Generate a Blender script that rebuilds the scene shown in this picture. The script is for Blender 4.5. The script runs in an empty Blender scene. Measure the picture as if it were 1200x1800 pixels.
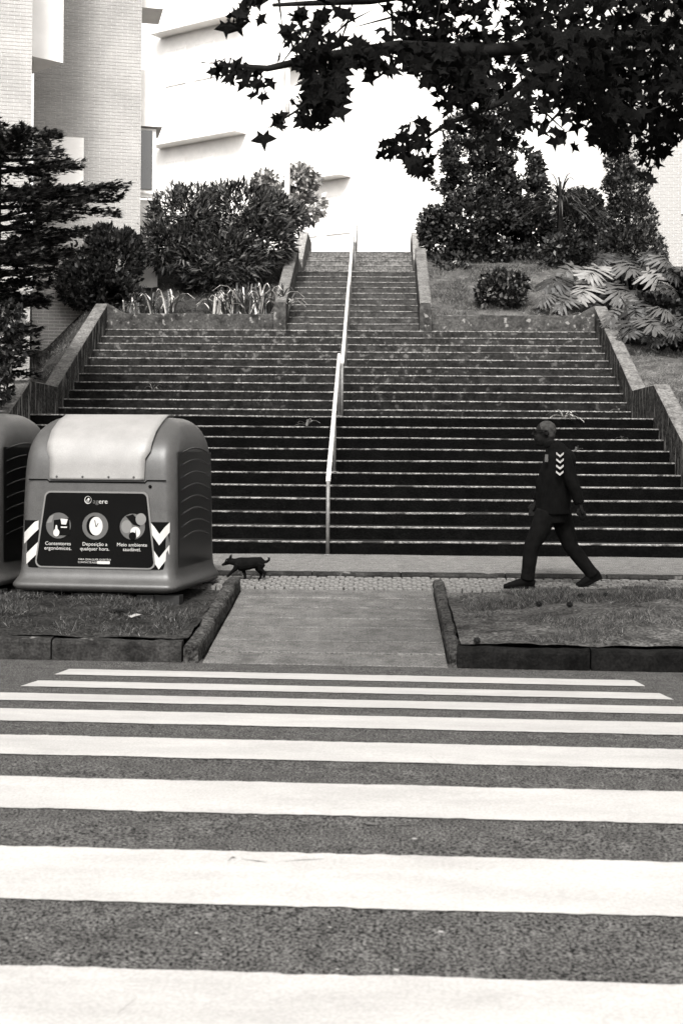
import bpy, math, random
import numpy as np
from mathutils import Vector, Matrix, noise
random.seed(7); RS = np.random.RandomState(7)
R = math.radians
scn = bpy.context.scene
col = scn.collection

# ---------------------------------------------------------------- camera
F, CU, CV, PSI, RHO, CZ = 2500.0, 600.0, 803.0, 0.0272, 0.008, 1.567
fw = Vector((-math.sin(PSI), math.cos(PSI), 0)); rt = Vector((math.cos(PSI), math.sin(PSI), 0)); up = Vector((0, 0, 1))
r2 = rt * math.cos(RHO) + up * math.sin(RHO); u2 = up * math.cos(RHO) - rt * math.sin(RHO)
cd = bpy.data.cameras.new('camera'); cam = bpy.data.objects.new('camera', cd); col.objects.link(cam)
cam.matrix_world = Matrix(((r2.x, u2.x, -fw.x, 0), (r2.y, u2.y, -fw.y, 0), (r2.z, u2.z, -fw.z, CZ), (0, 0, 0, 1)))
cd.sensor_fit = 'HORIZONTAL'; cd.sensor_width = 24; cd.lens = 50; cd.shift_y = -97 / 1200
cd.clip_start = 0.1; cd.clip_end = 2000
cd.dof.use_dof = True; cd.dof.focus_distance = 14.5; cd.dof.aperture_fstop = 5.6
scn.camera = cam

# ---------------------------------------------------------------- sky, sun, exposure
SUN_EL, SUN_AZ = 48, -174       # azimuth from +Y towards +X
w = bpy.data.worlds.new('World'); scn.world = w; w.use_nodes = True
nt = w.node_tree; nt.nodes.clear()
sky = nt.nodes.new('ShaderNodeTexSky'); sky.sky_type = 'NISHITA'; sky.sun_disc = False
sky.sun_elevation = R(SUN_EL); sky.sun_rotation = R(SUN_AZ); sky.dust_density = 4.0; sky.air_density = 1.2
bw = nt.nodes.new('ShaderNodeRGBToBW'); mx = nt.nodes.new('ShaderNodeMix'); mx.data_type = 'RGBA'; mx.blend_type = 'MULTIPLY'
mx.inputs[0].default_value = 1; mx.inputs[7].default_value = (1, .985, .965, 1)
bg = nt.nodes.new('ShaderNodeBackground'); bg.inputs[1].default_value = 0.15
wo = nt.nodes.new('ShaderNodeOutputWorld')
nt.links.new(sky.outputs[0], bw.inputs[0]); nt.links.new(bw.outputs[0], mx.inputs[6]); nt.links.new(mx.outputs[2], bg.inputs[0]); nt.links.new(bg.outputs[0], wo.inputs[0])
sl = bpy.data.lights.new('sun', 'SUN'); sl.energy = 2.2; sl.angle = R(15); sl.color = (1, .985, .96)
so = bpy.data.objects.new('sun', sl); col.objects.link(so)
sd = Vector((math.sin(R(SUN_AZ)) * math.cos(R(SUN_EL)), math.cos(R(SUN_AZ)) * math.cos(R(SUN_EL)), math.sin(R(SUN_EL))))
so.rotation_euler = sd.to_track_quat('Z', 'Y').to_euler()
scn.view_settings.view_transform = 'Standard'; scn.view_settings.look = 'None'
scn.view_settings.gamma = 1; scn.view_settings.use_curve_mapping = False
scn.view_settings.exposure = 1.45

# ---------------------------------------------------------------- helpers
def ray(u, v):
    a, b = u - CU, v - CV
    x = a * math.cos(RHO) + b * math.sin(RHO); y = -a * math.sin(RHO) + b * math.cos(RHO)
    return rt * (x / F) + fw + up * (-y / F)
def P(u, v, D):
    d = ray(u, v); return Vector((0, 0, CZ)) + d * (D / d.y)
def PZ(u, v, z):
    d = ray(u, v); return Vector((0, 0, CZ)) + d * ((z - CZ) / d.z)

MATS = {}
def mat(name, lo, hi=None, rough=.85, scale=4.0, detail=8, bump=0.0, bscale=60, stretch=(1, 1, 1), spec=.35, contrast=(.35, .65), metal=0, fine=0, trans=0, spots=None, coat=0):
    m = bpy.data.materials.new(name); m.use_nodes = True; n = m.node_tree; L = n.links
    b = n.nodes['Principled BSDF']; b.inputs['Roughness'].default_value = rough; b.inputs['Specular IOR Level'].default_value = spec if rough < .75 else .04
    b.inputs['Metallic'].default_value = metal; b.inputs['Coat Weight'].default_value = coat
    g = lambda v: (v, v * .97, v * .935, 1)
    tc = n.nodes.new('ShaderNodeTexCoord'); mp = n.nodes.new('ShaderNodeMapping'); mp.inputs['Scale'].default_value = stretch
    L.new(tc.outputs['Object'], mp.inputs[0])
    hi = lo if hi is None else hi
    if hi < .5: lo *= .74; hi *= .74
    nz = n.nodes.new('ShaderNodeTexNoise'); nz.inputs['Scale'].default_value = scale; nz.inputs['Detail'].default_value = detail; nz.inputs['Roughness'].default_value = .68
    L.new(mp.outputs[0], nz.inputs[0])
    cr = n.nodes.new('ShaderNodeValToRGB'); cr.color_ramp.elements[0].position = contrast[0]; cr.color_ramp.elements[1].position = contrast[1]
    cr.color_ramp.elements[0].color = g(lo); cr.color_ramp.elements[1].color = g(hi)
    L.new(nz.outputs[0], cr.inputs[0]); out = cr.outputs[0]
    if fine:
        n2 = n.nodes.new('ShaderNodeTexNoise'); n2.inputs['Scale'].default_value = bscale; n2.inputs['Detail'].default_value = 4
        L.new(tc.outputs['Object'], n2.inputs[0])
        mr = n.nodes.new('ShaderNodeMapRange'); mr.inputs[1].default_value = .37; mr.inputs[2].default_value = .63; mr.inputs[3].default_value = 1 - fine; mr.inputs[4].default_value = 1 + fine
        L.new(n2.outputs[0], mr.inputs[0])
        mm = n.nodes.new('ShaderNodeMix'); mm.data_type = 'RGBA'; mm.blend_type = 'MULTIPLY'; mm.inputs[0].default_value = 1
        L.new(out, mm.inputs[6]); L.new(mr.outputs[0], mm.inputs[7]); out = mm.outputs[2]
    if spots:
        s_sc, s_th, s_val = spots
        n3 = n.nodes.new('ShaderNodeTexNoise'); n3.inputs['Scale'].default_value = s_sc; n3.inputs['Detail'].default_value = 6
        L.new(mp.outputs[0], n3.inputs[0])
        c3 = n.nodes.new('ShaderNodeValToRGB'); c3.color_ramp.elements[0].position = s_th; c3.color_ramp.elements[1].position = s_th + .07
        L.new(n3.outputs[0], c3.inputs[0])
        mm = n.nodes.new('ShaderNodeMix'); mm.data_type = 'RGBA'; L.new(c3.outputs[0], mm.inputs[0]); L.new(out, mm.inputs[6]); mm.inputs[7].default_value = g(s_val); out = mm.outputs[2]
    L.new(out, b.inputs['Base Color'])
    if bump:
        nb = n.nodes.new('ShaderNodeTexNoise'); nb.inputs['Scale'].default_value = bscale; nb.inputs['Detail'].default_value = 6
        L.new(tc.outputs['Object'], nb.inputs[0]); bp = n.nodes.new('ShaderNodeBump'); bp.inputs['Strength'].default_value = bump; bp.inputs['Distance'].default_value = .02
        L.new(nb.outputs[0], bp.inputs['Height']); L.new(bp.outputs[0], b.inputs['Normal'])
    if trans:
        b.inputs['Transmission Weight'].default_value = 0
        tr = n.nodes.new('ShaderNodeBsdfTranslucent'); tr.inputs[0].default_value = g(hi * 1.2); ms = n.nodes.new('ShaderNodeMixShader'); ms.inputs[0].default_value = trans
        L.new(b.outputs[0], ms.inputs[1]); L.new(tr.outputs[0], ms.inputs[2]); L.new(ms.outputs[0], n.nodes['Material Output'].inputs[0])
    MATS[name] = m; return m

mat('asphalt', 0.056, 0.095, .9, 9, 12, .6, 105, fine=.95, spots=(48, .70, 0.3))
mat('paint', .34, .44, .6, 2.5, 10, .2, 90, fine=.10, spots=(7, .70, .24), stretch=(.6, 1.6, 1))
mat('scuff', .07, .16, .9, 30)
mat('slab', 0.085, 0.155, .9, 5, 14, .4, 110, fine=.6, spots=(2.2, .64, .055))
mat('apron', 0.12, 0.2, .9, 9, 14, .4, 90, fine=.6)
mat('cobble', 0.1, 0.19, .85, 3, 6, .3, 50, fine=.25)
mat('joint', 0.006, 0.012, .95, 10)
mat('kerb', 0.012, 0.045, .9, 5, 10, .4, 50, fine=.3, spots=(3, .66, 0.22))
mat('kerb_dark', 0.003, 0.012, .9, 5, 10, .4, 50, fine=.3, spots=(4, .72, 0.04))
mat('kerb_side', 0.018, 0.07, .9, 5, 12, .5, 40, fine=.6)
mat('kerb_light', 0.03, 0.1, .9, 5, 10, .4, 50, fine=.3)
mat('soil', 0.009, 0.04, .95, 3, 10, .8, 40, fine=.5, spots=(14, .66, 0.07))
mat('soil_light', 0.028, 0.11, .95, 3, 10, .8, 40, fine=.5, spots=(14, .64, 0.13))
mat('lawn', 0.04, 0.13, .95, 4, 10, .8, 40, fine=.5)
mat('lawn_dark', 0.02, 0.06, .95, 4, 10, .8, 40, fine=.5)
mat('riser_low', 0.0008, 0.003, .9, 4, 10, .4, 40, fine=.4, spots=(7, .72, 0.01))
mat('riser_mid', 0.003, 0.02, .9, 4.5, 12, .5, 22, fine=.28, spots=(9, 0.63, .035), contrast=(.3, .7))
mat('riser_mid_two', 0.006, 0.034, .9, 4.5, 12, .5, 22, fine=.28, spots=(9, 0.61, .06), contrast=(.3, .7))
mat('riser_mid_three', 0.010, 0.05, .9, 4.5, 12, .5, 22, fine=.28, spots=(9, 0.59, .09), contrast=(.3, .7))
mat('riser_glow', .09, .2, .9, 4.5, 12, .5, 22, fine=.4)  # topmost risers: glow at the stair head painted in as pale concrete
mat('coping_glow', .2, .34, .9, 5, 12, .5, 26, fine=.4)  # coping by the stair head, the glow there put into its colour
mat('riser_top', 0.022, 0.085, .9, 4.5, 12, .5, 22, fine=.28, spots=(9, 0.63, .09), contrast=(.3, .7))  # soiled concrete, with flare from the stair head mixed into the colour
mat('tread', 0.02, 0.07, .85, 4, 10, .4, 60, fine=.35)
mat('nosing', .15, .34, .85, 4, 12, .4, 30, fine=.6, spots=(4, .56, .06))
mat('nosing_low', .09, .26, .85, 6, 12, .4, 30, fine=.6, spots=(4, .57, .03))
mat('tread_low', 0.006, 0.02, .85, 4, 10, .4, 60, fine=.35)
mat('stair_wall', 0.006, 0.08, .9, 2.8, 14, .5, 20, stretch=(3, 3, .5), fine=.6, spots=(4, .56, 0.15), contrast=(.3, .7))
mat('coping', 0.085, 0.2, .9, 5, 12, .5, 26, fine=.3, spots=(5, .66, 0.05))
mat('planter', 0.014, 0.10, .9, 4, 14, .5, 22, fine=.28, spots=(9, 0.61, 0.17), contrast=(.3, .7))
mat('rail', .55, .72, .35, 20, 3, spec=.6)
mat('post', 0.1, 0.18, .5, 20, 3, spec=.5)
mat('brick', 0.36, 0.47, .8, 1.2, 6, .2, 60, fine=.15)
mat('brick2', .30, .40, .8, 1.2, 6, .2, 60, fine=.12)
mat('mortar', 0.62, 0.74, .9, 4)
mat('white', .72, .84, .7, 1, 4)
mat('render', 0.66, 0.76, .8, 1.5, 5, fine=.06)
mat('glass', .03, .04, .08, 1, spec=.8)
mat('bin_grey', 0.045, 0.066, .42, 5, 12, .08, 200, fine=.25, spots=(6, .7, .035), spec=.4)
mat('bin_side_shade', 0.002, 0.004, .33, 3, 8, .05, 120, fine=.1, spec=.45)  # same plastic as the front, darkened to hold the shade on the sides
mat('bin_lid', 0.22, 0.27, .5, 3, 8, .06, 200, fine=.12, spots=(4, .68, .19))
mat('bin_foot', .008, .015, .6, 3)
mat('black', .003, .004, .8, 3)
mat('grey', 0.06, 0.08, .5, 3)
mat('midgrey', 0.13, 0.16, .5, 3)
mat('print', .42, .46, .6, 3)
mat('jacket', 0.003, 0.006, .95, 8, bump=.2, spec=.1)
mat('trousers', 0.004, 0.008, .95, 12, bump=.2, bscale=120, spec=.1)
mat('skin', 0.008, 0.016, .8, 6)
mat('hair', 0.022, 0.06, .8, 30)
mat('shoe', 0.003, 0.006, .8, 6)
mat('dog', 0.003, 0.006, .8, 14, bump=.3, spec=.2)
mat('leaf_black', 0.003, 0.006, .6, 2, spec=.2, trans=.1)
mat('leaf_dark', 0.009, 0.02, .55, 2, spec=.3, trans=.15)
mat('leaf_mid', 0.022, 0.045, .5, 2, spec=.35, trans=.2)
mat('leaf_pale', 0.07, 0.12, .5, 2, spec=.35, trans=.25)
mat('leaf_light', 0.17, 0.3, .5, 2, spec=.4, trans=.25)
mat('leaf_strap', .55, .7, .45, 2, spec=.4, trans=.2)
mat('leaf_canopy', .001, .010, .9, 6)
mat('bark', 0.008, 0.02, .95, 6, bump=.6, bscale=20)
mat('dry', 0.2, 0.32, .9, 6)
mat('litter', .6, .75, .7, 6)

def link(name, me, parent=None, m=None):
    o = bpy.data.objects.new(name, me); col.objects.link(o)
    if m is not None and me is not None:
        for k in (m if isinstance(m, (list, tuple)) else [m]): me.materials.append(MATS[k])
    if parent: o.parent = parent
    return o
def tag(o, label=None, cat=None, group=None, kind=None):
    if label: o['label'] = label
    if cat: o['category'] = cat
    if group: o['group'] = group
    if kind: o['kind'] = kind
    return o
def thing(name, label, cat, loc=(0, 0, 0), rz=0, group=None):
    o = bpy.data.objects.new(name, None); col.objects.link(o); o.location = loc; o.rotation_euler = (0, 0, rz)
    o.empty_display_size = .1
    return tag(o, label, cat, group)
def smooth(me):
    me.polygons.foreach_set('use_smooth', [True] * len(me.polygons)); return me
def mesh(name, V, Fc, mi=None, sm=False):
    me = bpy.data.meshes.new(name); me.from_pydata([tuple(v) for v in V], [], Fc); me.update()
    if mi is not None: me.polygons.foreach_set('material_index', mi)
    if sm: smooth(me)
    return me
class MB:
    def __init__(s): s.V = []; s.F = []; s.M = []
    def add(s, V, Fc, m=0):
        k = len(s.V); s.V += [Vector(v) for v in V]; s.F += [tuple(i + k for i in f) for f in Fc]; s.M += [m] * len(Fc); return s
    def box(s, a, b, m=0, M=None):
        x0, y0, z0 = a; x1, y1, z1 = b
        V = [Vector(v) for v in ((x0, y0, z0), (x1, y0, z0), (x1, y1, z0), (x0, y1, z0), (x0, y0, z1), (x1, y0, z1), (x1, y1, z1), (x0, y1, z1))]
        if M is not None: V = [M @ v for v in V]
        return s.add(V, [(0, 3, 2, 1), (4, 5, 6, 7), (0, 1, 5, 4), (1, 2, 6, 5), (2, 3, 7, 6), (3, 0, 4, 7)], m)
    def tube(s, pts, rad, n=8, m=0, cap=True):
        pts = [Vector(p) for p in pts]; rad = rad if isinstance(rad, (list, tuple)) else [rad] * len(pts)
        V = []; Fc = []; prev = None
        for i, p in enumerate(pts):
            t = (pts[min(i + 1, len(pts) - 1)] - pts[max(i - 1, 0)]).normalized()
            a = prev if prev is not None else (Vector((0, 0, 1)) if abs(t.z) < .9 else Vector((1, 0, 0)))
            x = (a - t * a.dot(t)).normalized(); prev = x; y = t.cross(x)
            r = rad[i]; rx, ry = r if isinstance(r, tuple) else (r, r)
            for k in range(n):
                c = 2 * math.pi * k / n; V.append(p + x * math.cos(c) * rx + y * math.sin(c) * ry)
        for i in range(len(pts) - 1):
            for k in range(n):
                a0 = i * n + k; a1 = i * n + (k + 1) % n; Fc.append((a0, a1, a1 + n, a0 + n))
        if cap: Fc.append(tuple(range(n - 1, -1, -1))); Fc.append(tuple(range((len(pts) - 1) * n, len(pts) * n)))
        return s.add(V, Fc, m)
    def ball(s, c, r, n=10, k=7, m=0, M=None):
        rx, ry, rz = r if isinstance(r, (tuple, list)) else (r, r, r); c = Vector(c)
        V = [Vector((0, 0, -rz))]; Fc = []
        for j in range(1, k):
            t = math.pi * j / k
            for i in range(n): V.append(Vector((rx * math.sin(t) * math.cos(2 * math.pi * i / n), ry * math.sin(t) * math.sin(2 * math.pi * i / n), -rz * math.cos(t))))
        V.append(Vector((0, 0, rz)))
        for i in range(n):
            Fc.append((0, 1 + (i + 1) % n, 1 + i)); Fc.append((len(V) - 1, 1 + (k - 2) * n + i, 1 + (k - 2) * n + (i + 1) % n))
        for j in range(k - 2):
            for i in range(n): a = 1 + j * n + i; b = 1 + j * n + (i + 1) % n; Fc.append((a, b, b + n, a + n))
        if M is not None: V = [M @ v for v in V]
        return s.add([v + c for v in V], Fc, m)
    def obj(s, name, m, parent=None, sm=False):
        return link(name, mesh(name, s.V, s.F, s.M, sm), parent, m)
def grid(name, x0, x1, y0, y1, nx, ny, zf, m, parent=None, xy=None, ys=None):
    xs = np.linspace(x0, x1, nx + 1); ys = np.linspace(y0, y1, ny + 1) if ys is None else ys; ny = len(ys) - 1
    V = []
    for y in ys:
        for x in xs:
            X, Y = xy(x, y) if xy else (x, y); V.append((X, Y, zf(x, y)))
    Fc = [(j * (nx + 1) + i, j * (nx + 1) + i + 1, (j + 1) * (nx + 1) + i + 1, (j + 1) * (nx + 1) + i) for j in range(ny) for i in range(nx)]
    return link(name, mesh(name, V, Fc, None, True), parent, m)
def nz(x, y, z=0): return noise.noise(Vector((x, y, z)))
def interp(x, t): return float(np.interp(x, [a for a, b in t], [b for a, b in t]))

# ---------------------------------------------------------------- levels
# road profile: (distance, height); road frame is turned a little and falls to the right
RT = [(-8, -.25), (0, -.05), (2.5, .09), (3.8, CZ - 1.391), (4.75, CZ - 1.333), (5.7, CZ - 1.318), (6.65, CZ - 1.340), (7.6, CZ - 1.389), (8.55, CZ - 1.467), (9.5, CZ - 1.543), (10.45, CZ - 1.607), (11.2, -.05)]
SKEW, FALL = .013, .006
def rxy(x, y): return (x, y - SKEW * x)
def road_z(x, y): return interp(y, RT) - FALL * x
RAMP0, RAMP1 = 10.95, 14.15
def walk_z(x, y): return -.035 + (y - 11) * .0886 - FALL * x * .5 * max(0, (14.5 - y) / 3.5)
APZ = .367
XC = -.61; HW = 4.69; T = .395; RZ = .165
YS = [17.456 + k * T for k in range(11)] + [23.293 + k * T for k in range(21)] + [33.1 + k * T for k in range(6)]
ZS = [APZ + (k + 1) * RZ for k in range(38)]
HT = [(14.85, .33), (17.2, .36), (17.6, .55), (21.4, 2.3), (23.3, 2.45), (27.5, 4.2), (31.2, 5.7), (35.1, 6.62), (37, 6.64), (60, 6.9), (400, 8)]

# ---------------------------------------------------------------- ground pieces
gs = grid('ground', -78, 88, -28, 158, 6, 6, lambda x, y: -.9, 'soil'); tag(gs, kind='structure')
road = grid('road', -45, 45, -8, 11.2, 60, 90, road_z, 'asphalt', xy=rxy); tag(road, kind='structure')
# crosswalk stripes
for i in range(9):
    far = 10.45 - .95 * i; near = far - .475
    if i == 8: near = far - .5
    xl, xr = -2.29, 1.86
    nx = 160
    V = []; Fc = []
    for j in range(5):
        for k in range(nx + 1):
            t = k / nx; x = xl + (xr - xl) * t; y = far + (near - far) * j / 4
            if j in (0, 4): y += .014 * nz(x * 3.1, i * 7 + j) + .011 * nz(x * 17, i * 3 + j)
            if k in (0, nx): x += .01 * nz(y * 9, i)
            X, Y = rxy(x + (y - 10) * .004, y); V.append((X, Y, road_z(x, y) + .005))
    for j in range(4):
        for k in range(nx): a = j * (nx + 1) + k; Fc.append((a, a + nx + 1, a + nx + 2, a + 1))
    link('stripe', mesh('stripe', V, Fc), road, 'paint')

# ramp slabs
ramp = grid('path', -1.45, .63, RAMP0, RAMP1, 8, 12, lambda x, y: walk_z(x, y) - .035, 'joint'); tag(ramp, kind='structure')
cuts = [RAMP0, 11.35, 11.8, 12.35, 12.75, 13.25, 13.7, RAMP1]
for a, b in zip(cuts[:-1], cuts[1:]):
    m = MB(); n = 16; x0, x1 = -1.36, .53
    V = []
    for (y, dz) in ((a + .016, -.03), (a + .016, -.008), (a + .028, 0), ((a + b) / 2, 0), (b - .022, 0), (b - .012, -.008), (b - .012, -.03)):
        for k in range(n + 1):
            x = x0 + (x1 - x0) * k / n; V.append((x, y + .006 * nz(x * 4, a), walk_z(x, y) + dz + .006 * nz(x * 2, y * 2) + .004 * math.sin(a * 91)))
    m.add(V, [(j * (n + 1) + i, j * (n + 1) + i + 1, (j + 1) * (n + 1) + i + 1, (j + 1) * (n + 1) + i) for j in range(6) for i in range(n)])
    m.obj('slab', 'slab', ramp)

# cobbled path across the foot of the stairs
pave = grid('pavement', -45, 45, 13.85, 14.86, 60, 3, lambda x, y: walk_z(x, y) - .02 if -1.45 < x < .63 or y > 14.1 else walk_z(x, y) - .03, 'joint'); tag(pave, kind='structure')
cs = .098; cubes = []
cm = MB(); h = .044
cm.add([(-h, -h, -.03), (h, -h, -.03), (h, h, -.03), (-h, h, -.03), (-h, -h, .01), (h, -h, .01), (h, h, .01), (-h, h, .01), (-h * .75, -h * .75, .016), (h * .75, -h * .75, .016), (h * .75, h * .75, .016), (-h * .75, h * .75, .016)],
       [(0, 1, 5, 4), (1, 2, 6, 5), (2, 3, 7, 6), (3, 0, 4, 7), (4, 5, 9, 8), (5, 6, 10, 9), (6, 7, 11, 10), (7, 4, 8, 11), (8, 9, 10, 11)])
cme = mesh('cobble', cm.V, cm.F); cme.materials.append(MATS['cobble'])
lst = []
for j in range(7):
    y = 14.2 + j * cs
    for i in range(-52, 45):
        x = i * cs + (cs / 2 if j % 2 else 0) - .4
        lst.append((x, y))
lst.sort(key=lambda p: abs(p[0] + .42))
rest = MB()
for k, (x, y) in enumerate(lst):
    M = Matrix.Translation((x + random.uniform(-.004, .004), y + random.uniform(-.004, .004), walk_z(x, y) + .002 + random.uniform(-.005, .005))) @ Matrix.Rotation(random.uniform(-.1, .1), 4, 'Z') @ Matrix.Rotation(random.uniform(-.05, .05), 4, 'X')
    if k < 300:
        o = bpy.data.objects.new('cobble', cme); col.objects.link(o); o.parent = pave; o.matrix_local = M
    else: rest.add([M @ v for v in cm.V], cm.F)
tag(rest.obj('cobble', 'cobble', pave), kind='stuff')

# asphalt apron between the path and the first step, with its low kerb of stones
apron = grid('apron', -45, 45, 14.9, 17.5, 90, 6, lambda x, y: APZ - .004 * max(0, 17 - y) + .008 * nz(x, y), 'apron'); tag(apron, kind='structure')
ak = MB(); low = bpy.data.objects.new('low_kerb', None); col.objects.link(low); tag(low, kind='structure')
x = -12.0
while x < 9:
    L_ = random.uniform(.9, 1.1); s = MB(); dy = random.uniform(-.008, .008)
    V = []; n = 6
    for k in range(n + 1):
        xx = x + .006 + (L_ - .012) * k / n
        q = .004 * nz(xx * 5, 3)
        for (y, z) in ((14.83, .27), (14.83, APZ - .035), (14.85, APZ - .012 + q), (14.93, APZ - .004 + q), (14.93, .27)): V.append((xx, y + dy + q, z))
    Fc = [(k * 5 + j, (k + 1) * 5 + j, (k + 1) * 5 + j + 1, k * 5 + j + 1) for k in range(n) for j in range(4)] + [(0, 1, 2, 3, 4), tuple(n * 5 + j for j in (4, 3, 2, 1, 0))]
    s.add(V, Fc).obj('kerb_stone', 'kerb', low); x += L_

# verges: grass and soil beds either side of the ramp
def verge(name, x0, x1, zf, m, nx):
    g = grid(name, x0, x1, 11.1, 13.95, nx, 60, zf, m, xy=lambda x, y: (x, y - SKEW * x * max(0, min(1, (13.9 - y) / 2.8))))
    return tag(g, kind='structure')
def vz_l(x, y):
    t = (y - 11.1) / 2.85
    b = .115 + .03 * math.sin(min(t, 1) * 2.2) + .15 * t + .02 * nz(x * 1.3, y * 1.3) + .02 * nz(x * 5, y * 5) + .008 * nz(x * 15, y * 15)
    if x > -2.2 and y > 12.6: b -= .06 * min(1, (y - 12.6) / .3)
    return b - FALL * x
def vz_r(x, y):
    t = (y - 11.1) / 2.85
    hump = .13 * math.sin(max(0, min(t, 1)) * math.pi * .92) * min(1, max(0, (x - .7) / 1.5)) + .02 * math.sin(t * 3)
    b = .12 + .15 * t + hump + .025 * nz(x * 1.3, y * 1.3, 5) + .02 * nz(x * 5, y * 5, 5) + .01 * nz(x * 15, y * 15)
    if t > .93: b -= (t - .93) * 1.2
    return b - FALL * x
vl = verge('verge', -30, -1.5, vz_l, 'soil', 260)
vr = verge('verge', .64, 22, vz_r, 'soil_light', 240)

def kerb_line(name, pts, hgt, wid, m, seg, zb, parent=None):
    """kerb stones along a polyline; pts = [(x,y)], wid to the left of travel"""
    root = bpy.data.objects.new(name, None); col.objects.link(root); tag(root, kind='structure')
    for (a, b) in zip(pts[:-1], pts[1:]):
        a = Vector((a[0], a[1], 0)); b = Vector((b[0], b[1], 0)); L_ = (b - a).length; n = max(1, round(L_ / seg)); d = (b - a) / L_; nn = Vector((-d.y, d.x, 0))
        for i in range(n):
            s = MB(); V = []; K = 16; tw = random.uniform(-.006, .006); dz = random.uniform(-.008, .008)
            for k in range(K + 1):
                t = (i + (k / K)) * L_ / n; t = min(max(t, i * L_ / n + .006), (i + 1) * L_ / n - .006)
                c = a + d * t; q = .012 * nz(c.x * 3, c.y * 3, 9) + .009 * nz(c.x * 12, c.y * 12)
                for (o_, z) in ((0, -.12), (0 + tw, hgt - .03 + dz), (.012 + tw, hgt - .009 + dz), (.035, hgt + dz), (wid - .02, hgt + dz + .004), (wid, hgt - .02 + dz), (wid, -.12)):
                    p = c + nn * (o_ + q); V.append((p.x, p.y, zb(p.x, p.y) + z + q))
            Fc = [(k * 7 + j, k * 7 + j + 1, (k + 1) * 7 + j + 1, (k + 1) * 7 + j) for k in range(K) for j in range(6)] + [(6, 5, 4, 3, 2, 1, 0), tuple(K * 7 + j for j in range(7))]
            s.add(V, Fc).obj('kerb_stone', m, root)
    return root
zk = lambda x, y: -.035 - FALL * x + max(0, y - 11.15) * .088
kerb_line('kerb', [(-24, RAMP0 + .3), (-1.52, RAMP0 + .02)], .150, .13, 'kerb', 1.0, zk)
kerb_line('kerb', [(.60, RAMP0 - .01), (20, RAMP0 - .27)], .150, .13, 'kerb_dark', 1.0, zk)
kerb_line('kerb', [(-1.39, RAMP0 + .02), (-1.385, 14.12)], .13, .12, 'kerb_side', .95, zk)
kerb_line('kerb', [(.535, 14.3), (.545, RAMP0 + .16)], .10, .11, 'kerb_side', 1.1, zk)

# hillside either side of the stairs
def hill(x, y):
    b = interp(y, HT)
    if x < -5.8: b -= 1.15 * min(1, (-5.8 - x) / 1.2) * min(1, max(0, (y - 22) / 4)) * (1 if y < 34 else max(0, (44 - y) / 10))
    if x > 4.4: b += .12 - min(.9, (x - 4.4) * .9) * min(1, max(0, (y - 25) / 3)) * min(1, max(0, (38 - y) / 5))
    return b + .04 * nz(x * .7, y * .7) + .02 * nz(x * 4, y * 4)
ysh = list(np.linspace(17.4, 40, 110)) + [45, 60, 100, 158]
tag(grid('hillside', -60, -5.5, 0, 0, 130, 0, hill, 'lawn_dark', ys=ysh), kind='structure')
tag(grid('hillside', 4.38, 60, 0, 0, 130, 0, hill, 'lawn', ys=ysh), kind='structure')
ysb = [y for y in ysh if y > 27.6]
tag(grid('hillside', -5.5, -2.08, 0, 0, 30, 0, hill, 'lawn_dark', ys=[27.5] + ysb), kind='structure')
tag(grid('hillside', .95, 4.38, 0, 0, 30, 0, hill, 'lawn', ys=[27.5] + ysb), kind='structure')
tag(grid('plaza', -2.08, .95, 35.4, 158, 4, 12, lambda x, y: hill(x, y) if y > 37 else 6.637, 'apron'), kind='structure')

# ---------------------------------------------------------------- staircase
st = thing('staircase', 'wide grey concrete stairway climbing in flights from the pavement to the bright top', 'staircase', (XC, 17.4, APZ))
def lc(v): return Vector(v) - st.location
for k in range(38):
    y0, z1 = YS[k], ZS[k]; z0 = z1 - RZ - .03
    if k < 22: xa, xb = XC - HW, XC + HW
    else: xa, xb = -1.83, .73
    y1 = (YS[k + 1] if k < 37 else y0 + .6) + .03
    rm = 'riser_low' if k < 11 else 'riser_mid' if k < 15 else 'riser_mid_two' if k < 18 else 'riser_mid_three' if k < 22 else 'riser_top' if k < 32 else 'riser_glow'  # upper flights get paler risers, the glow above is in their colour
    n = 90 if k < 22 else 30
    V = []; W = []
    for i in range(n + 1):
        x = xa + (xb - xa) * i / n
        q = .009 * nz(x * 2.3, k * 3.7) + .006 * nz(x * 9, k * 5.1) ; s_ = .008 * nz(x * .5, k * 2.2)
        chip = -.02 if nz(x * 6, k * 11.3, 2) > .52 else 0
        for (y, z) in ((y0 + .004 + q, z0), (y0 + .006 + q, z1 - .02), (y1, z1 - .02)): V.append(lc((x, y, z + s_)))
        for (y, z) in ((y0 + q - chip, z1 - .022), (y0 + q * 1.5 - .006 - chip, z1 - .010), (y0 + q * 1.5 + .008 - chip, z1 - .001 + chip * .4), (y0 + .075 + q * 3, z1), (y1, z1 + .001)): W.append(lc((x, y, z + s_)))
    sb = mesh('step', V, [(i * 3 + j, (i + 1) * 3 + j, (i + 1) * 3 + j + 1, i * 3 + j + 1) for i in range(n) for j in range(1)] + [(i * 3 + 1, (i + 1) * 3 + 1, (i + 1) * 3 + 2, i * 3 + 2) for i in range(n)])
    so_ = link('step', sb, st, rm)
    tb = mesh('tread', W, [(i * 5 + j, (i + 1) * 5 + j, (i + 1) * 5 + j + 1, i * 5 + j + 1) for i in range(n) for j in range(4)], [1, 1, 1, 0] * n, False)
    link('tread', tb, so_, ['tread_low', 'nosing_low'] if k < 11 else ['tread', 'nosing'])

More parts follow.
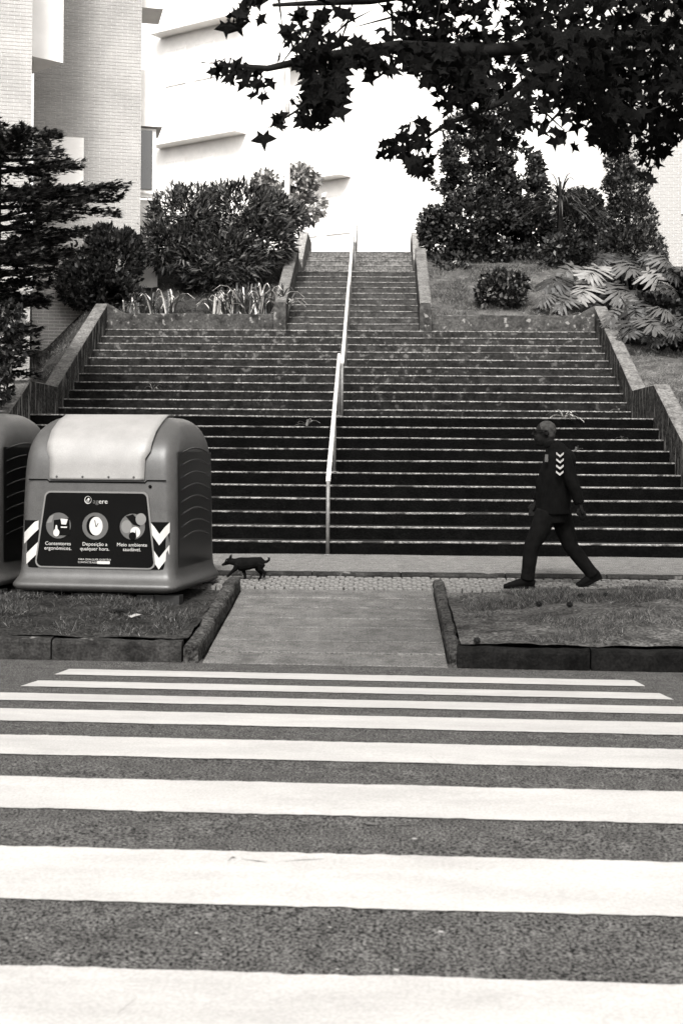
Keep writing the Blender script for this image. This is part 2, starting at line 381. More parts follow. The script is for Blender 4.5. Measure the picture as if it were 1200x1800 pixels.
# stair walls: prism along a profile; top line, base line, thickness
def wall_seg(m, x0, x1, prof, zb):
    """prof = [(y, ztop)], body slot 0, coping slot 1 (top sheet, proud)"""
    sub = []
    for (a, b) in zip(prof[:-1], prof[1:]):
        n = max(2, int((b[0] - a[0]) / .25))
        for i in range(n): t = i / n; sub.append((a[0] + (b[0] - a[0]) * t, a[1] + (b[1] - a[1]) * t))
    sub.append(prof[-1]); V = []; n = len(sub)
    for (y, z) in sub:
        q = .008 * nz(y * 3, x0 * 5)
        V += [(x0 + q, y, zb(y)), (x0 + q, y, z - .015), (x0 + .02 + q, y, z + q), (x1 - .02, y, z + q), (x1, y, z - .015), (x1, y, zb(y))]
    Fb = [(i * 6 + j, (i + 1) * 6 + j, (i + 1) * 6 + j + 1, i * 6 + j + 1) for i in range(n - 1) for j in (0, 4)]
    Fc = [(i * 6 + j, (i + 1) * 6 + j, (i + 1) * 6 + j + 1, i * 6 + j + 1) for i in range(n - 1) for j in (1, 2, 3)]
    m.add(V, Fb + [(0, 1, 2, 3, 4, 5), tuple((n - 1) * 6 + j for j in (5, 4, 3, 2, 1, 0))], 0)
    m.add(V, Fc, 1)
prof = [(17.0, APZ + .45), (21.42, ZS[10] + .51), (23.2, ZS[10] + .51), (27.45, ZS[21] + .51)]
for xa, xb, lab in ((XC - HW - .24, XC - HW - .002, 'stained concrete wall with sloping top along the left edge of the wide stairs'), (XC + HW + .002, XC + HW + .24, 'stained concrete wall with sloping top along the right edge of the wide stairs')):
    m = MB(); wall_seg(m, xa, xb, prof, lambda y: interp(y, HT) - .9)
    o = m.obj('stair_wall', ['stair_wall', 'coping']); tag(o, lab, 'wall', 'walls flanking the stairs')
# planter walls at the head of the wide flight
for xa, xb, ends, lab in ((XC - HW - .001, -1.86, 0, 'low mossy planter wall left of the narrow stairs below the strappy plants'), (.76, XC + HW - .003, 1, 'low mossy planter wall right of the narrow stairs under the round shrub')):
    m = MB(); n = 40; V = []
    for i in range(n + 1):
        x = xa + (xb - xa) * i / n; z = ZS[21] + .315; e = (xb - x) if ends else (x - xa)
        if e < .35: z += (.35 - e) * .55
        q = .01 * nz(x * 3, 7)
        V += [(x, 27.36 + q, ZS[21] - .05), (x, 27.36 + q, z - .015), (x, 27.38 + q, z + q), (x, 27.52, z + q), (x, 27.53, 3.4)]
    m.add(V, [(i * 5 + j, (i + 1) * 5 + j, (i + 1) * 5 + j + 1, i * 5 + j + 1) for i in range(n) for j in range(4)])
    o = m.obj('planter_wall', 'planter'); tag(o, lab, 'wall', 'planter walls beside the narrow stairs')
# walls of the narrow flights
p1 = [(27.25, ZS[21] + .53), (31.3, ZS[31] + .53), (31.4, ZS[31] + .53)]; p2 = [(32.9, ZS[31] + .50), (35.3, ZS[37] + .52), (37.0, ZS[37] + .52)]
for sgn, x0, lab in ((-1, -1.832, 'left'), (1, .732, 'right')):
    for pr, nm, dx in ((p1, 'lower', 0), (p2, 'upper', 0)):
        m = MB(); a, b = (x0 - .23, x0) if sgn < 0 else (x0, x0 + .23)
        wall_seg(m, a, b, pr, lambda y: interp(y, HT) - .8)
        if nm == 'upper': wall_seg(m, a, b, [(31.42, ZS[31] + .3), (32.88, ZS[31] + .3)], lambda y: interp(y, HT) - .8)
        o = m.obj('stair_wall', ['planter', 'coping'] if nm == 'lower' else ['coping', 'coping_glow'])  # upper length in lighter concrete colours that carry the painted glow
        tag(o, 'sloping concrete parapet on the %s of the narrow stairs, its %s length %s' % (lab, nm, 'rising from the planter wall' if nm == 'lower' else 'near the bright top'), 'wall', 'walls flanking the stairs')

# handrails: one per flight
RXx = -.63
def handrail(pts, posts, lab):
    r = thing('handrail', lab, 'handrail', (RXx, pts[0][0], posts[0][1]), 0, 'steel handrails down the middle of the stairs')
    off = r.location
    rl = MB(); W_ = [Vector((0, y - off.y, z - off.z)) for y, z in pts]
    rl.tube(W_, [(.024, .029)] * len(W_), 10); rl.obj('rail', 'rail', r, True)
    for (y, zb, zt) in posts:
        p = MB(); p.tube([(0, y - off.y, zb - off.z), (0, y - off.y, zt - off.z)], .023, 10); p.tube([(0, y - off.y, zb - off.z), (0, y - off.y, zb - off.z + .012)], .06, 10)
        p.obj('post', 'post', r, True)
HH = .93
def rail_for(k0, k1, y0, zb0, lab, ks):
    pts = [(y0, zb0 + HH - .03), (y0 + .03, zb0 + HH), (YS[k1] + .05, ZS[k1] + HH)]
    sl_ = (pts[2][1] - pts[1][1]) / (pts[2][0] - pts[1][0])
    posts = [(y0, zb0, zb0 + HH - .02)]
    for k in ks:
        y = YS[k] + .12; posts.append((y, ZS[k], pts[1][1] + sl_ * (y - pts[1][0]) - .01))
    handrail(pts, posts, lab)
rail_for(0, 10, 17.3, APZ, 'lowest steel handrail, its vertical end post standing on the pavement', [5, 10])
rail_for(11, 21, 23.15, ZS[10], 'second steel handrail from the bottom, over the upper wide flight', [16, 21])
rail_for(22, 31, 27.5, ZS[21], 'third steel handrail from the bottom, up the narrow flight', [25, 31])
rail_for(32, 37, 33.0, ZS[31], 'topmost steel handrail fading into the bright sky', [37])

# ---------------------------------------------------------------- waste containers
def bin_yf(z):   # front face position over height
    return interp(z, [(.2, -.10), (.27, -.015), (.35, 0), (1.15, .03), (1.36, .045), (1.50, .10), (1.62, .22), (1.72, .42), (1.78, .62)])
LV = [(.10, .79, -.10, 1.62, .10), (.20, .80, -.10, 1.63, .12), (.215, .795, -.095, 1.62, .12), (.27, .755, -.015, 1.56, .09), (.35, .745, 0, 1.54, .10), (.7, .742, .012, 1.53, .11), (1.15, .74, .03, 1.51, .13),
      (1.36, .735, .045, 1.49, .15), (1.48, .732, .10, 1.46, .16), (1.59, .71, .20, 1.40, .16), (1.69, .67, .36, 1.28, .14), (1.755, .60, .54, 1.08, .10), (1.775, .545, .62, .94, .06)]
def rrect(hw, yf, yb, r, n=5):
    out = []
    for cx, cy, a0 in ((hw - r, yf + r, -90), (hw - r, yb - r, 0), (-hw + r, yb - r, 90), (-hw + r, yf + r, 180)):
        for i in range(n + 1):
            a = R(a0 + 90 * i / n); out.append((cx + r * math.cos(a), cy + r * math.sin(a)))
    return out
def text_mesh(s, size, font_scale=1):
    c = bpy.data.curves.new('t', 'FONT'); c.body = s; c.size = size; c.align_x = 'CENTER'; c.align_y = 'CENTER'; c.resolution_u = 3
    o = bpy.data.objects.new('t', c); col.objects.link(o)
    dg = bpy.context.evaluated_depsgraph_get(); me = bpy.data.meshes.new_from_object(o.evaluated_get(dg))
    V = [v.co.copy() for v in me.vertices]; Fc = [tuple(p.vertices) for p in me.polygons]
    bpy.data.objects.remove(o); bpy.data.meshes.remove(me); return V, Fc
def on_front(pts2, off): return [Vector((x, bin_yf(z) - off, z)) for x, z in pts2]
def disc(cx, cz, rx, rz=None, n=28, a0=0, a1=360):
    rz = rz or rx; return [(cx + rx * math.cos(R(a0 + (a1 - a0) * i / n)), cz + rz * math.sin(R(a0 + (a1 - a0) * i / n))) for i in range(n + (0 if a1 - a0 == 360 else 1))]
def make_bin(label, loc, rz):
    root = thing('waste_container', label, 'waste container', loc, rz, 'large street waste containers')
    b = MB(); V = []; n = 24
    for (z, hw, yf, yb, r) in LV:
        ring = rrect(hw, yf, yb, r)
        for (x, y) in ring: V.append((x, y, z))
    Fc = []; Mi = []
    for j in range(len(LV) - 1):
        for i in range(n): Fc.append((j * n + i, j * n + (i + 1) % n, (j + 1) * n + (i + 1) % n, (j + 1) * n + i))
    Fc.append(tuple((len(LV) - 1) * n + i for i in range(n))); Fc.append(tuple(range(n - 1, -1, -1)))
    me = mesh('body', V, Fc, None, True)
    bo = link('body', me, root, 'bin_grey')
    bv = bo.modifiers.new('bev', 'SUBSURF'); bv.levels = bv.render_levels = 1
    # side skins with arched ridges, shade on the sides put into their dark colour
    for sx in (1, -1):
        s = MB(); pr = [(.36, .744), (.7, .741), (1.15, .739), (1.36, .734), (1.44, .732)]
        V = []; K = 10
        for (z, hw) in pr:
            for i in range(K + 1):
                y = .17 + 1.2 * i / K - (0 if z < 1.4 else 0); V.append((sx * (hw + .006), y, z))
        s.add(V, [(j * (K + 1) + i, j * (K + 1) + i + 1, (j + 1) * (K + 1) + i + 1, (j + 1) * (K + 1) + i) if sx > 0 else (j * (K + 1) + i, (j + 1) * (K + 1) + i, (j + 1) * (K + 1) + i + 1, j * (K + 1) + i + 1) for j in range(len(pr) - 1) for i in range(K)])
        so2 = s.obj('shaded_side', 'bin_side_shade', root)
        for k in range(8):
            zb = .62 + .115 * k; s = MB()
            pts = [Vector((sx * (interp(zb + .05 * math.sin(math.pi * i / 12), [(a, b_) for a, b_ in pr]) + .008), .25 + 1.04 * i / 12, zb + .055 * math.sin(math.pi * i / 12))) for i in range(13)]
            s.tube(pts, [.003] + [.007] * 11 + [.003], 6); s.obj('ridge', 'bin_side_shade', so2, True)
    # lid seam and rim
    s = MB(); s.tube(on_front([(-.66, 1.17), (-.48, 1.17), (-.46, 1.15), (.46, 1.15), (.48, 1.17), (.66, 1.17)], .002), .006, 6); s.obj('seam', 'black', root)
    # pale lid flap
    L_ = MB(); zs = [1.16, 1.18, 1.25, 1.30, 1.36, 1.43, 1.5, 1.56, 1.62, 1.67, 1.72, 1.755, 1.782]; V = []; K = 14
    for z in zs:
        hw = interp(z, [(1.15, .455), (1.36, .46), (1.42, .50), (1.72, .515), (1.78, .51)])
        for i in range(K + 1):
            x = -hw + 2 * hw * i / K; e = abs(x) / hw; V.append(Vector((x, bin_yf(z) - .028 + (.016 if e > .99 else 0), z + .012)))
    for i in range(K + 1): x = -.51 + 1.02 * i / K; V.append(Vector((x, .80, 1.80)))
    Z = len(zs) + 1
    Fl = [(j * (K + 1) + i, j * (K + 1) + i + 1, (j + 1) * (K + 1) + i + 1, (j + 1) * (K + 1) + i) for j in range(Z - 1) for i in range(K)]
    lo_ = L_.add(V, Fl).obj('lid', 'bin_lid', root, True); sm_ = lo_.modifiers.new('th', 'SOLIDIFY'); sm_.thickness = .02; sm_.offset = -1
    for x in (-.38, -.13, .12, .36):
        r_ = MB(); r_.ball((x, bin_yf(1.2) - .03, 1.2), .011, 8, 5); r_.obj('rivet', 'grey', root)
    kb = MB(); kb.ball((.51, bin_yf(1.13) - .003, 1.115), (.016, .012, .016), 10, 6); kb.obj('lock', 'black', root)
    # shoulder bulges either side of the lid
    # black information panel, grey rim
    def trap(hwT, hwB, zT, zB, r):
        P_ = []
        for cx, cz, a0 in ((hwT - r, zT - r, 0), (-hwT + r, zT - r, 90), (-hwB + r, zB + r, 180), (hwB - r, zB + r, 270)):
            for i in range(6): a = R(a0 + 90 * i / 5); P_.append((cx + r * math.cos(a), cz + r * math.sin(a)))
        return P_
    pz = MB(); O = trap(.50, .575, 1.065, .355, .06); V = on_front(O, .016) + on_front(O, -.01); n_ = len(O)
    pz.add(V, [tuple(range(n_))] + [(i, i + n_, (i + 1) % n_ + n_, (i + 1) % n_) for i in range(n_)]); rim = pz.obj('panel_rim', 'midgrey', root)
    pz = MB(); O = trap(.485, .56, 1.05, .37, .05); pz.add(on_front(O, .0185), [tuple(range(n_))]); pn = pz.obj('information_panel', 'black', root)
    def pic(name, shapes, ref=.021):
        b_ = MB(); slots = []
        for k, (pts, m_) in enumerate(shapes):
            if m_ not in slots: slots.append(m_)
            b_.add(on_front(pts, ref + .0012 * k), [tuple(range(len(pts)))], slots.index(m_))
        b_.obj(name, slots, pn)
    cz = .745
    pic('pictogram', [(disc(-.355, cz, .12), 'grey'), ([(-.47, cz + .02), (-.42, cz + .03), (-.40, cz + .10), (-.44, cz + .085)], 'midgrey'), ([(-.40, cz + .05), (-.25, cz + .07), (-.24, cz - .09), (-.40, cz - .09)], 'black'),
                      ([(-.335, cz + .065), (-.265, cz + .06), (-.28, cz + .01), (-.325, cz + .012)], 'print'), ([(-.33, cz - .008), (-.27, cz - .008), (-.27, cz - .02), (-.33, cz - .02)], 'print'),
                      (disc(-.372, cz - .065, .03, .036), 'print'), ([(-.385, cz - .03), (-.378, cz + .005), (-.366, cz + .005), (-.36, cz - .03)], 'print')])
    pic('pictogram', [(disc(0, cz, .125), 'grey'), (disc(-.01, cz + .002, .075, .092), 'black'), (disc(.008, cz, .064, .086), 'print'),
                      ([(.006, cz - .006), (.028, cz + .03), (.032, cz + .026), (.012, cz - .010)], 'black'), ([(.006, cz - .008), (-.008, cz + .055), (-.002, cz + .056), (.012, cz - .006)], 'black')])
    pic('pictogram', [(disc(.355, cz, .12), 'grey'), (disc(.30, cz + .0, .05, .06), 'midgrey'), ([(.29, cz + .095), (.36, cz + .115), (.41, cz + .06), (.43, cz - .0), (.36, cz + .02)], 'black'),
                      (disc(.435, cz + .07, .05, .055), 'midgrey'), (disc(.385, cz - .05, .048, .05), 'print'), (disc(.36, cz - .085, .036, .036), 'black'), ([(.38, cz - .09), (.39, cz - .02), (.395, cz - .09)], 'black')])
    lg = [(disc(-.075, .985, .034, .036), 'print'), (disc(-.073, .987, .029, .031), 'black'), (disc(-.078, .975, .017, .017), 'midgrey'), (disc(-.068, .992, .01, .012), 'print')]
    pic('logo', lg)
    for s_, size, x, z, m_ in (('ag', .062, .0, .972, 'grey'), ('ere', .062, .072, .972, 'print'), ('Contentores', .046, -.355, .578, 'print'), ('ergonómicos.', .046, -.355, .535, 'print'), ('Deposição a', .046, 0, .578, 'print'), ('qualquer hora.', .046, 0, .535, 'print'),
                           ('Meio ambiente', .046, .355, .578, 'print'), ('saudável.', .046, .355, .535, 'print'), ('PARA QUALQUER QUESTÃO', .023, 0, .437, 'print'), ('CONTACTE-NOS', .023, -.065, .41, 'print')):
        TV, TF = text_mesh(s_, size); b_ = MB(); b_.add([Vector((x + v.x * 1.05, bin_yf(z + v.y) - .0235, z + v.y)) for v in TV], TF); b_.obj('lettering', m_, pn)
    pic('lettering', [(trap(.062, .062, .424, .394, .008) and [(x + .085, z) for x, z in trap(.062, .062, .424, .398, .006)], 'print')])
    # chevron plates at both front corners
    for sx in (1, -1):
        cx = sx * .61; hw = .088; z0, z1 = .355, .79
        if sx < 0: hw = .075; cx = -.625
        pl = MB(); yoff = .012
        f2 = lambda x, z: Vector((x, bin_yf(z) - yoff + max(0, abs(x) - .585) ** 2 * 2.6, z))
        def quad(b_, P_, off, m_=0):
            # subdivide in x so the plate wraps the rounded corner
            b_.add([f2(x, z) - Vector((0, off, 0)) for x, z in P_], [tuple(range(len(P_)))], m_)
        for q in range(4):
            xa_ = cx - hw + 2 * hw * q / 4; xb_ = xa_ + 2 * hw / 4
            quad(pl, [(xa_, z0), (xb_, z0), (xb_, z1), (xa_, z1)], 0)
        po = pl.obj('reflector_plate', 'black', root)
        ch = MB()
        for zc in (.47, .69):
            for q in range(4):
                xa_ = cx - hw + 2 * hw * q / 4; xb_ = xa_ + 2 * hw / 4
                if sx > 0: za = zc + abs(q - 2) / 2 * .12 - .06; zb_ = zc + abs(q + 1 - 2) / 2 * .12 - .06
                else: za = zc - .07 + .14 * q / 4; zb_ = zc - .07 + .14 * (q + 1) / 4
                quad(ch, [(xa_, max(za - .052, z0)), (xb_, max(zb_ - .052, z0)), (xb_, min(zb_ + .052, z1)), (xa_, min(za + .052, z1))], .003)
        ch.obj('chevron', 'print', po)
    # feet
    for x in (-.6, 0, .6):
        for y in (.0, 1.34):
            f_ = MB(); f_.box((x - .2, y, -.12), (x - .04, y + .14, .12)); f_.box((x + .04, y + .003, -.12), (x + .2, y + .143, .12)); f_.box((x - .041, y + .02, .03), (x + .041, y + .13, .12)); f_.obj('foot', 'bin_foot', root)
    return root
BZ = .165
c = P(168, 900, 13.05); make_bin('grey waste container with white flap lid, whole in view beside the ramp', (c.x, c.y, BZ), R(-7.5))
c = P(-140, 900, 13.12); make_bin('grey waste container cut off by the left edge of the photo', (c.x, c.y, BZ + .03), R(-7.5))

# ---------------------------------------------------------------- buildings
A = R(13.8); dA = Vector((math.cos(A), math.sin(A), 0)); nA = Vector((math.sin(A), -math.cos(A), 0))
def brick_face(parent, o0, d, n_out, length, z0, z1, course, blen, indiv, mats=('mortar', 'brick'), vis=None):
    """mortar backing and projecting bricks. o0 origin, d direction, n_out outward normal"""
    M = Matrix(((d.x, -n_out.x, 0, o0.x), (d.y, -n_out.y, 0, o0.y), (0, 0, 1, 0), (0, 0, 0, 1)))
    w_ = MB(); w_.box((0, 0, z0), (length, .3, z1), M=M); w_.obj('wall', mats[0], parent)
    j = .011; jh = .006; bm_ = MB(); bm_.box((0, -.008, 0), (blen - jh, .02, course - j)); bme = mesh('brick', [M.to_3x3().to_4x4() @ v for v in bm_.V], bm_.F); bme.materials.append(MATS[mats[1]])
    items = []
    r = 0; z = z0
    while z < z1 - course:
        x = (-blen / 2 if r % 2 else 0)
        while x < length:
            xa = max(x, 0); xb = min(x + blen, length)
            if xb - xa > .03: items.append((xa, z, xb - xa))
            x += blen
        z += course; r += 1
    if vis: items.sort(key=lambda t: vis(M @ Vector((t[0], 0, t[1]))))
    full = 0; rest = MB()
    for (x, z, ww) in items:
        if full < indiv and abs(ww - blen) < .001:
            o = bpy.data.objects.new('brick', bme); col.objects.link(o); o.parent = parent; o.location = M @ Vector((x, 0, z)) - Vector(parent.location); full += 1
        else: rest.box((x, -.008 - random.uniform(0, .002), z), (x + ww - jh, .02, z + course - j), M=M)
    V = rest
    if len(V.V): tag(V.obj('brick', mats[1], parent), kind='stuff')
def at_u(o0, d, u):   # distance along a line from o0 until image column u is reached
    lo, hi = -60, 60
    for _ in range(50):
        m_ = (lo + hi) / 2; p = o0 + d * m_; x = (p.x * rt.x + p.y * rt.y) / (p.x * fw.x + p.y * fw.y) * F + CU
        if x < u: lo = m_
        else: hi = m_
    return lo
bl = thing('brick_building', 'pale brick apartment building with white bay, leftmost behind the conifer', 'building', (0, 0, 0))
c1 = P(52, 600, 25.5); c1.z = 0
brick_face(bl, c1 - dA * 3.5, dA, nA, 3.5, 2.4, 16, .068, .22, 140, vis=lambda p: abs(p.z - 4))
sd1 = MB(); M = Matrix(((dA.x, -nA.x, 0, c1.x), (dA.y, -nA.y, 0, c1.y), (0, 0, 1, 0), (0, 0, 0, 1)))
sd1.box((-3.4, .3, 2.4), (-.02, 3.3, 16), M=M); sd1.obj('wall', 'render', bl)
c2 = P(56, 600, 28.5); c2.z = 0; Lw = at_u(c2, dA, 243)
brick_face(bl, c2, dA, nA, Lw, 3.2, 16, .068, .22, 160, vis=lambda p: abs(p.z - 7))
c3 = c2 + dA * Lw; M3 = Matrix(((dA.x, -nA.x, 0, c3.x), (dA.y, -nA.y, 0, c3.y), (0, 0, 1, 0), (0, 0, 0, 1)))
m = MB(); m.box((-Lw + .05, .3, 3.2), (-.02, 12, 16), M=M3); m.obj('wall', 'render', bl)
# white angled bay
zb = 9.0; tri = [PZ(52, 97, zb), PZ(111, 110, zb), PZ(50, 131, zb)]
m = MB(); m.add([Vector((p.x, p.y, zb)) for p in tri] + [Vector((p.x, p.y, 16)) for p in tri], [(2, 1, 0), (0, 1, 4, 3), (1, 2, 5, 4), (2, 0, 3, 5)]); m.obj('bay', 'white', bl)
# balconies on the corner, window below
c3D = 31
def zat(v, D, u=255): return P(u, v, D).z
for (v0, v1) in ((230, 133), (25, -80)):
    m = MB(); m.box((.003, .5, zat(v0, 30)), (.48, 1.6, zat(v1, 30)), M=M3); bo = m.obj('balcony', 'white', bl)
m = MB(); m.box((.002, .6, zat(352, 30)), (.36, .7, zat(232, 30)), M=M3); fr = m.obj('window', 'white', bl)
m = MB(); m.box((.05, .56, zat(338, 30)), (.28, .597, zat(236, 30)), M=M3); m.obj('pane', 'glass', fr)
m = MB(); m.box((.004, .54, zat(345, 30)), (.36, .557, zat(342, 30)), M=M3); m.obj('railing', 'white', fr)
m = MB(); m.box((.002, .705, 3.2), (.42, 3.3, zat(355, 30)), M=M3); m.obj('wall', 'render', bl)
# white framed window low on the wall behind the conifer
m = MB(); M2 = Matrix(((dA.x, -nA.x, 0, c2.x), (dA.y, -nA.y, 0, c2.y), (0, 0, 1, 0), (0, 0, 0, 1)))
m.box((.3, -.05, 6.9), (1.0, -.01, 8.0), M=M2); m.obj('window', 'white', bl)
# low retaining wall below that building
m = MB(); a = P(50, 640, 26.5); b = P(100, 640, 27.5); d_ = (b - a).normalized()
zt = P(60, 616, 26.8).z
m.add([Vector((a.x, a.y, 1.8)), Vector((b.x + .6, b.y, 1.8)), Vector((b.x + .6, b.y, zt)), Vector((a.x, a.y, zt)), Vector((a.x, a.y + .3, 1.8)), Vector((b.x + .6, b.y + .3, 1.8)), Vector((b.x + .6, b.y + .3, zt)), Vector((a.x, a.y + .3, zt))],
      [(0, 1, 2, 3), (3, 2, 6, 7), (1, 5, 6, 2), (0, 3, 7, 4)])
tag(m.obj('retaining_wall', 'stair_wall'), 'short dark retaining wall between the brick building and the left stair wall', 'wall')

# far white building up the street
def facade(name, lab, u0, D0, ang, length, zA, zB, floors, cat='building', depth=10, mm='white', back=-1):
    o0 = P(u0, 400, D0); o0.z = 0; d = Vector((math.cos(ang), math.sin(ang), 0)); n_ = Vector((math.sin(ang), -math.cos(ang), 0))
    r = thing(name, lab, cat, (0, 0, 0)); M = Matrix(((d.x, -n_.x, 0, o0.x), (d.y, -n_.y, 0, o0.y), (0, 0, 1, 0), (0, 0, 0, 1)))
    m = MB(); m.box((0, 0, zA), (length, depth, zB), M=M); m.obj('wall', mm, r)
    return r, M
rb, M = facade('apartment_building', 'far white apartment block with balconies, washed out in the light left of the lamp post', 235, 78, R(-36), 26, 6, 42, 0)
for k in range(9):
    z = 12.2 + k * 3.0
    for bi, (x0, x1) in enumerate(((2, 8.2), (11, 15))):
        if (k + bi) % 2 == 0:
            m = MB(); m.box((x0, -.9, z), (x1, -.01, z + .16), M=M); bo = m.obj('balcony', 'white', rb)
            m = MB(); m.box((x0, -.9, z + .165), (x1, -.84, z + 1.05), M=M); m.obj('parapet', 'white', bo)
        for q in range(2):
            xa = x0 + .4 + q * 2.1; m = MB(); m.box((xa, -.06, z + .3), (xa + 1.5, -.012, z + 2.3), M=M); wf = m.obj('window', 'white', rb)
            m = MB(); m.box((xa + .1, -.075, z + .4), (xa + .72, -.062, z + 2.2), M=M); m.obj('pane', 'render', wf); m = MB(); m.box((xa + .8, -.075, z + .4), (xa + 1.4, -.062, z + 2.2), M=M); m.obj('pane', 'render', wf)  # panes in wall white, a veil of haze put into their colour
rc, M = facade('apartment_building', 'faint white building straight beyond the top of the stairs', 540, 120, R(-4), 18, 6, 31, 0)
for k in range(3):
    for q in range(5):
        m = MB(); m.box((1 + q * 3.2, -.08, 20 + k * 3.1), (2.4 + q * 3.2, -.01, 21.6 + k * 3.1), M=M); wf = m.obj('window', 'render', rc)
# right brick building
br = thing('brick_building', 'pale brick building at the right edge behind the slim cypress', 'building', (0, 0, 0))
c4 = P(1108, 400, 37); c4.z = 0; dB = Vector((math.cos(R(-8)), math.sin(R(-8)), 0)); nB = Vector((math.sin(R(-8)), -math.cos(R(-8)), 0))
brick_face(br, c4, dB, nB, 5.5, 4.5, 16.5, .085, .24, 300, vis=lambda p: abs(p.z - 8) + abs(p.x - c4.x) * 2)
M = Matrix(((dB.x, -nB.x, 0, c4.x), (dB.y, -nB.y, 0, c4.y), (0, 0, 1, 0), (0, 0, 0, 1)))
m = MB(); m.box((.05, .3, 4.5), (5.45, 9, 16.5), M=M); m.obj('wall', 'render', br)
m = MB(); x_ = at_u(c4, dB, 1194); m.box((x_, -.05, zat(378, 37, 1195)), (x_ + 1.4, -.011, zat(268, 37, 1195)), M=M); wf = m.obj('window', 'white', br)
m = MB(); m.box((x_ + .12, -.07, zat(370, 37, 1195)), (x_ + 1.28, -.052, zat(276, 37, 1195)), M=M); m.obj('pane', 'glass', wf)

# lamp post left of the stair head
c = P(504, 395, 40); lp = thing('lamp_post', 'slim pale lamp post standing behind the oleander', 'street lamp', (c.x, c.y, 6.6))
m = MB(); m.tube([(0, 0, -.2), (0, 0, 4.5)], [.085, .07], 12); m.obj('pole', 'rail', lp, True)
m = MB(); m.tube([(0, 0, 4.4), (0, 0, 5.9)], [.068, .05], 12); m.tube([(0, 0, 5.88), (.25, -.1, 6.1), (.6, -.25, 6.15)], .035, 8); m.obj('arm', 'rail', lp, True)
m = MB(); m.ball((.8, -.33, 6.13), (.3, .16, .07), 12, 6); m.obj('lamp_head', 'white', lp, True)

# ---------------------------------------------------------------- vegetation
def leaf_template(kind):
    if kind == 'star':     # five pointed lobes, slightly cupped
        V = [(0, .0, 0)]; k = 10
        ang = [-90, -62, -35, 0, 38, 64, 90, 116, 142, 180, 215, 242]
        rad = [.10, .62, .30, 1.0, .33, .36, 1.1, .36, .33, 1.0, .30, .62]
        ang = [-90, -48, -20, 12, 35, 62, 90, 118, 145, 168, 200, 228]
        rad = [.12, .55, .26, .95, .33, .42, 1.08, .42, .33, .95, .26, .55]
        rad = [.15, .66, .42, .98, .60, .50, 1.08, .50, .60, .98, .42, .66]
        ang = [-90, -50, -22, 14, 40, 66, 90, 114, 140, 166, 202, 230]
        for a, r in zip(ang, rad): V.append((r * math.cos(R(a)), r * math.sin(R(a)), .16 * r * r - .03))
        Fc = [(0, 1 + i, 1 + (i + 1) % 12) for i in range(12)]
        return np.array(V), Fc
    if kind == 'lance': return np.array([(0, 0, 0), (.13, .45, .03), (0, 1.1, -.08), (-.13, .45, .03)]), [(0, 1, 2), (0, 2, 3)]
    if kind == 'oval': return np.array([(0, -.1, 0), (.34, .35, .05), (0, 1, 0), (-.34, .35, .05)]), [(0, 1, 2), (0, 2, 3)]
    if kind == 'grass': return np.array([(-.035, 0, 0), (.035, 0, 0), (.03, .55, .06), (0, 1.1, .2)]), [(0, 1, 2), (0, 2, 3)]
    if kind == 'spray': return np.array([(0, -.1, 0), (.16, .2, 0), (.28, .6, 0), (.05, .45, .02), (0, 1.0, 0), (-.05, .45, .02), (-.26, .55, 0), (-.15, .2, 0)]), [(0, 1, 3), (1, 2, 3), (0, 3, 4), (0, 4, 5), (0, 5, 7), (7, 5, 6)]
def leaves_mesh(name, pts, dirs, size, kind, nm, up_bias=0.0):
    """pts Nx3, dirs Nx3 (leaf axis), sizes N"""
    T_, TF = leaf_template(kind); N = len(pts); k = len(T_)
    d = dirs / (np.linalg.norm(dirs, axis=1, keepdims=True) + 1e-9)
    rnd = RS.normal(size=(N, 3)); rnd[:, 2] += up_bias
    nrm = rnd - d * (rnd * d).sum(1, keepdims=True); nrm /= np.linalg.norm(nrm, axis=1, keepdims=True) + 1e-9
    sx = np.cross(d, nrm)
    V = pts[:, None, :] + (sx[:, None, :] * T_[None, :, 0:1] + d[:, None, :] * T_[None, :, 1:2] + nrm[:, None, :] * T_[None, :, 2:3]) * np.asarray(size)[:, None, None]
    V = V.reshape(-1, 3); base = (np.arange(N) * k)[:, None, None]
    Fa = (np.array(TF)[None] + base).reshape(-1, 3)
    me = bpy.data.meshes.new(name); me.vertices.add(len(V)); me.vertices.foreach_set('co', V.ravel())
    nf = len(Fa); me.loops.add(nf * 3); me.loops.foreach_set('vertex_index', Fa.ravel()); me.polygons.add(nf)
    me.polygons.foreach_set('loop_start', np.arange(nf) * 3); me.polygons.foreach_set('loop_total', np.full(nf, 3))
    me.polygons.foreach_set('material_index', np.repeat(RS.choice(len(nm), N, p=nm if not isinstance(nm, int) else None), len(TF)))
    me.update(calc_edges=True); return me
def crown_points(blobs, n, seed=0, clump=1.6, thr=-.12, shell=.55):
    """points in a union of ellipsoids, thinned by noise so gaps open"""
    rs = np.random.RandomState(seed); wts = np.array([b[3] * b[4] * b[5] for b in blobs]) ** .7; wts /= wts.sum(); out = []; ax = []
    while len(out) < n:
        b = blobs[rs.choice(len(blobs), p=wts)]; v = rs.normal(size=3); v /= np.linalg.norm(v); r = shell + (1 - shell) * rs.rand() ** .6
        if rs.rand() < .15: r = rs.rand() ** .5
        q = np.array(b[:3]) + v * r * np.array(b[3:6])
        if nz(q[0] * clump, q[1] * clump, q[2] * clump + seed) < thr: continue
        q = q + v * .12 * abs(nz(q[0] * 5, q[1] * 5, q[2] * 5)) * b[3] * 1.2
        out.append(q); ax.append(v)
    return np.array(out), np.array(ax)
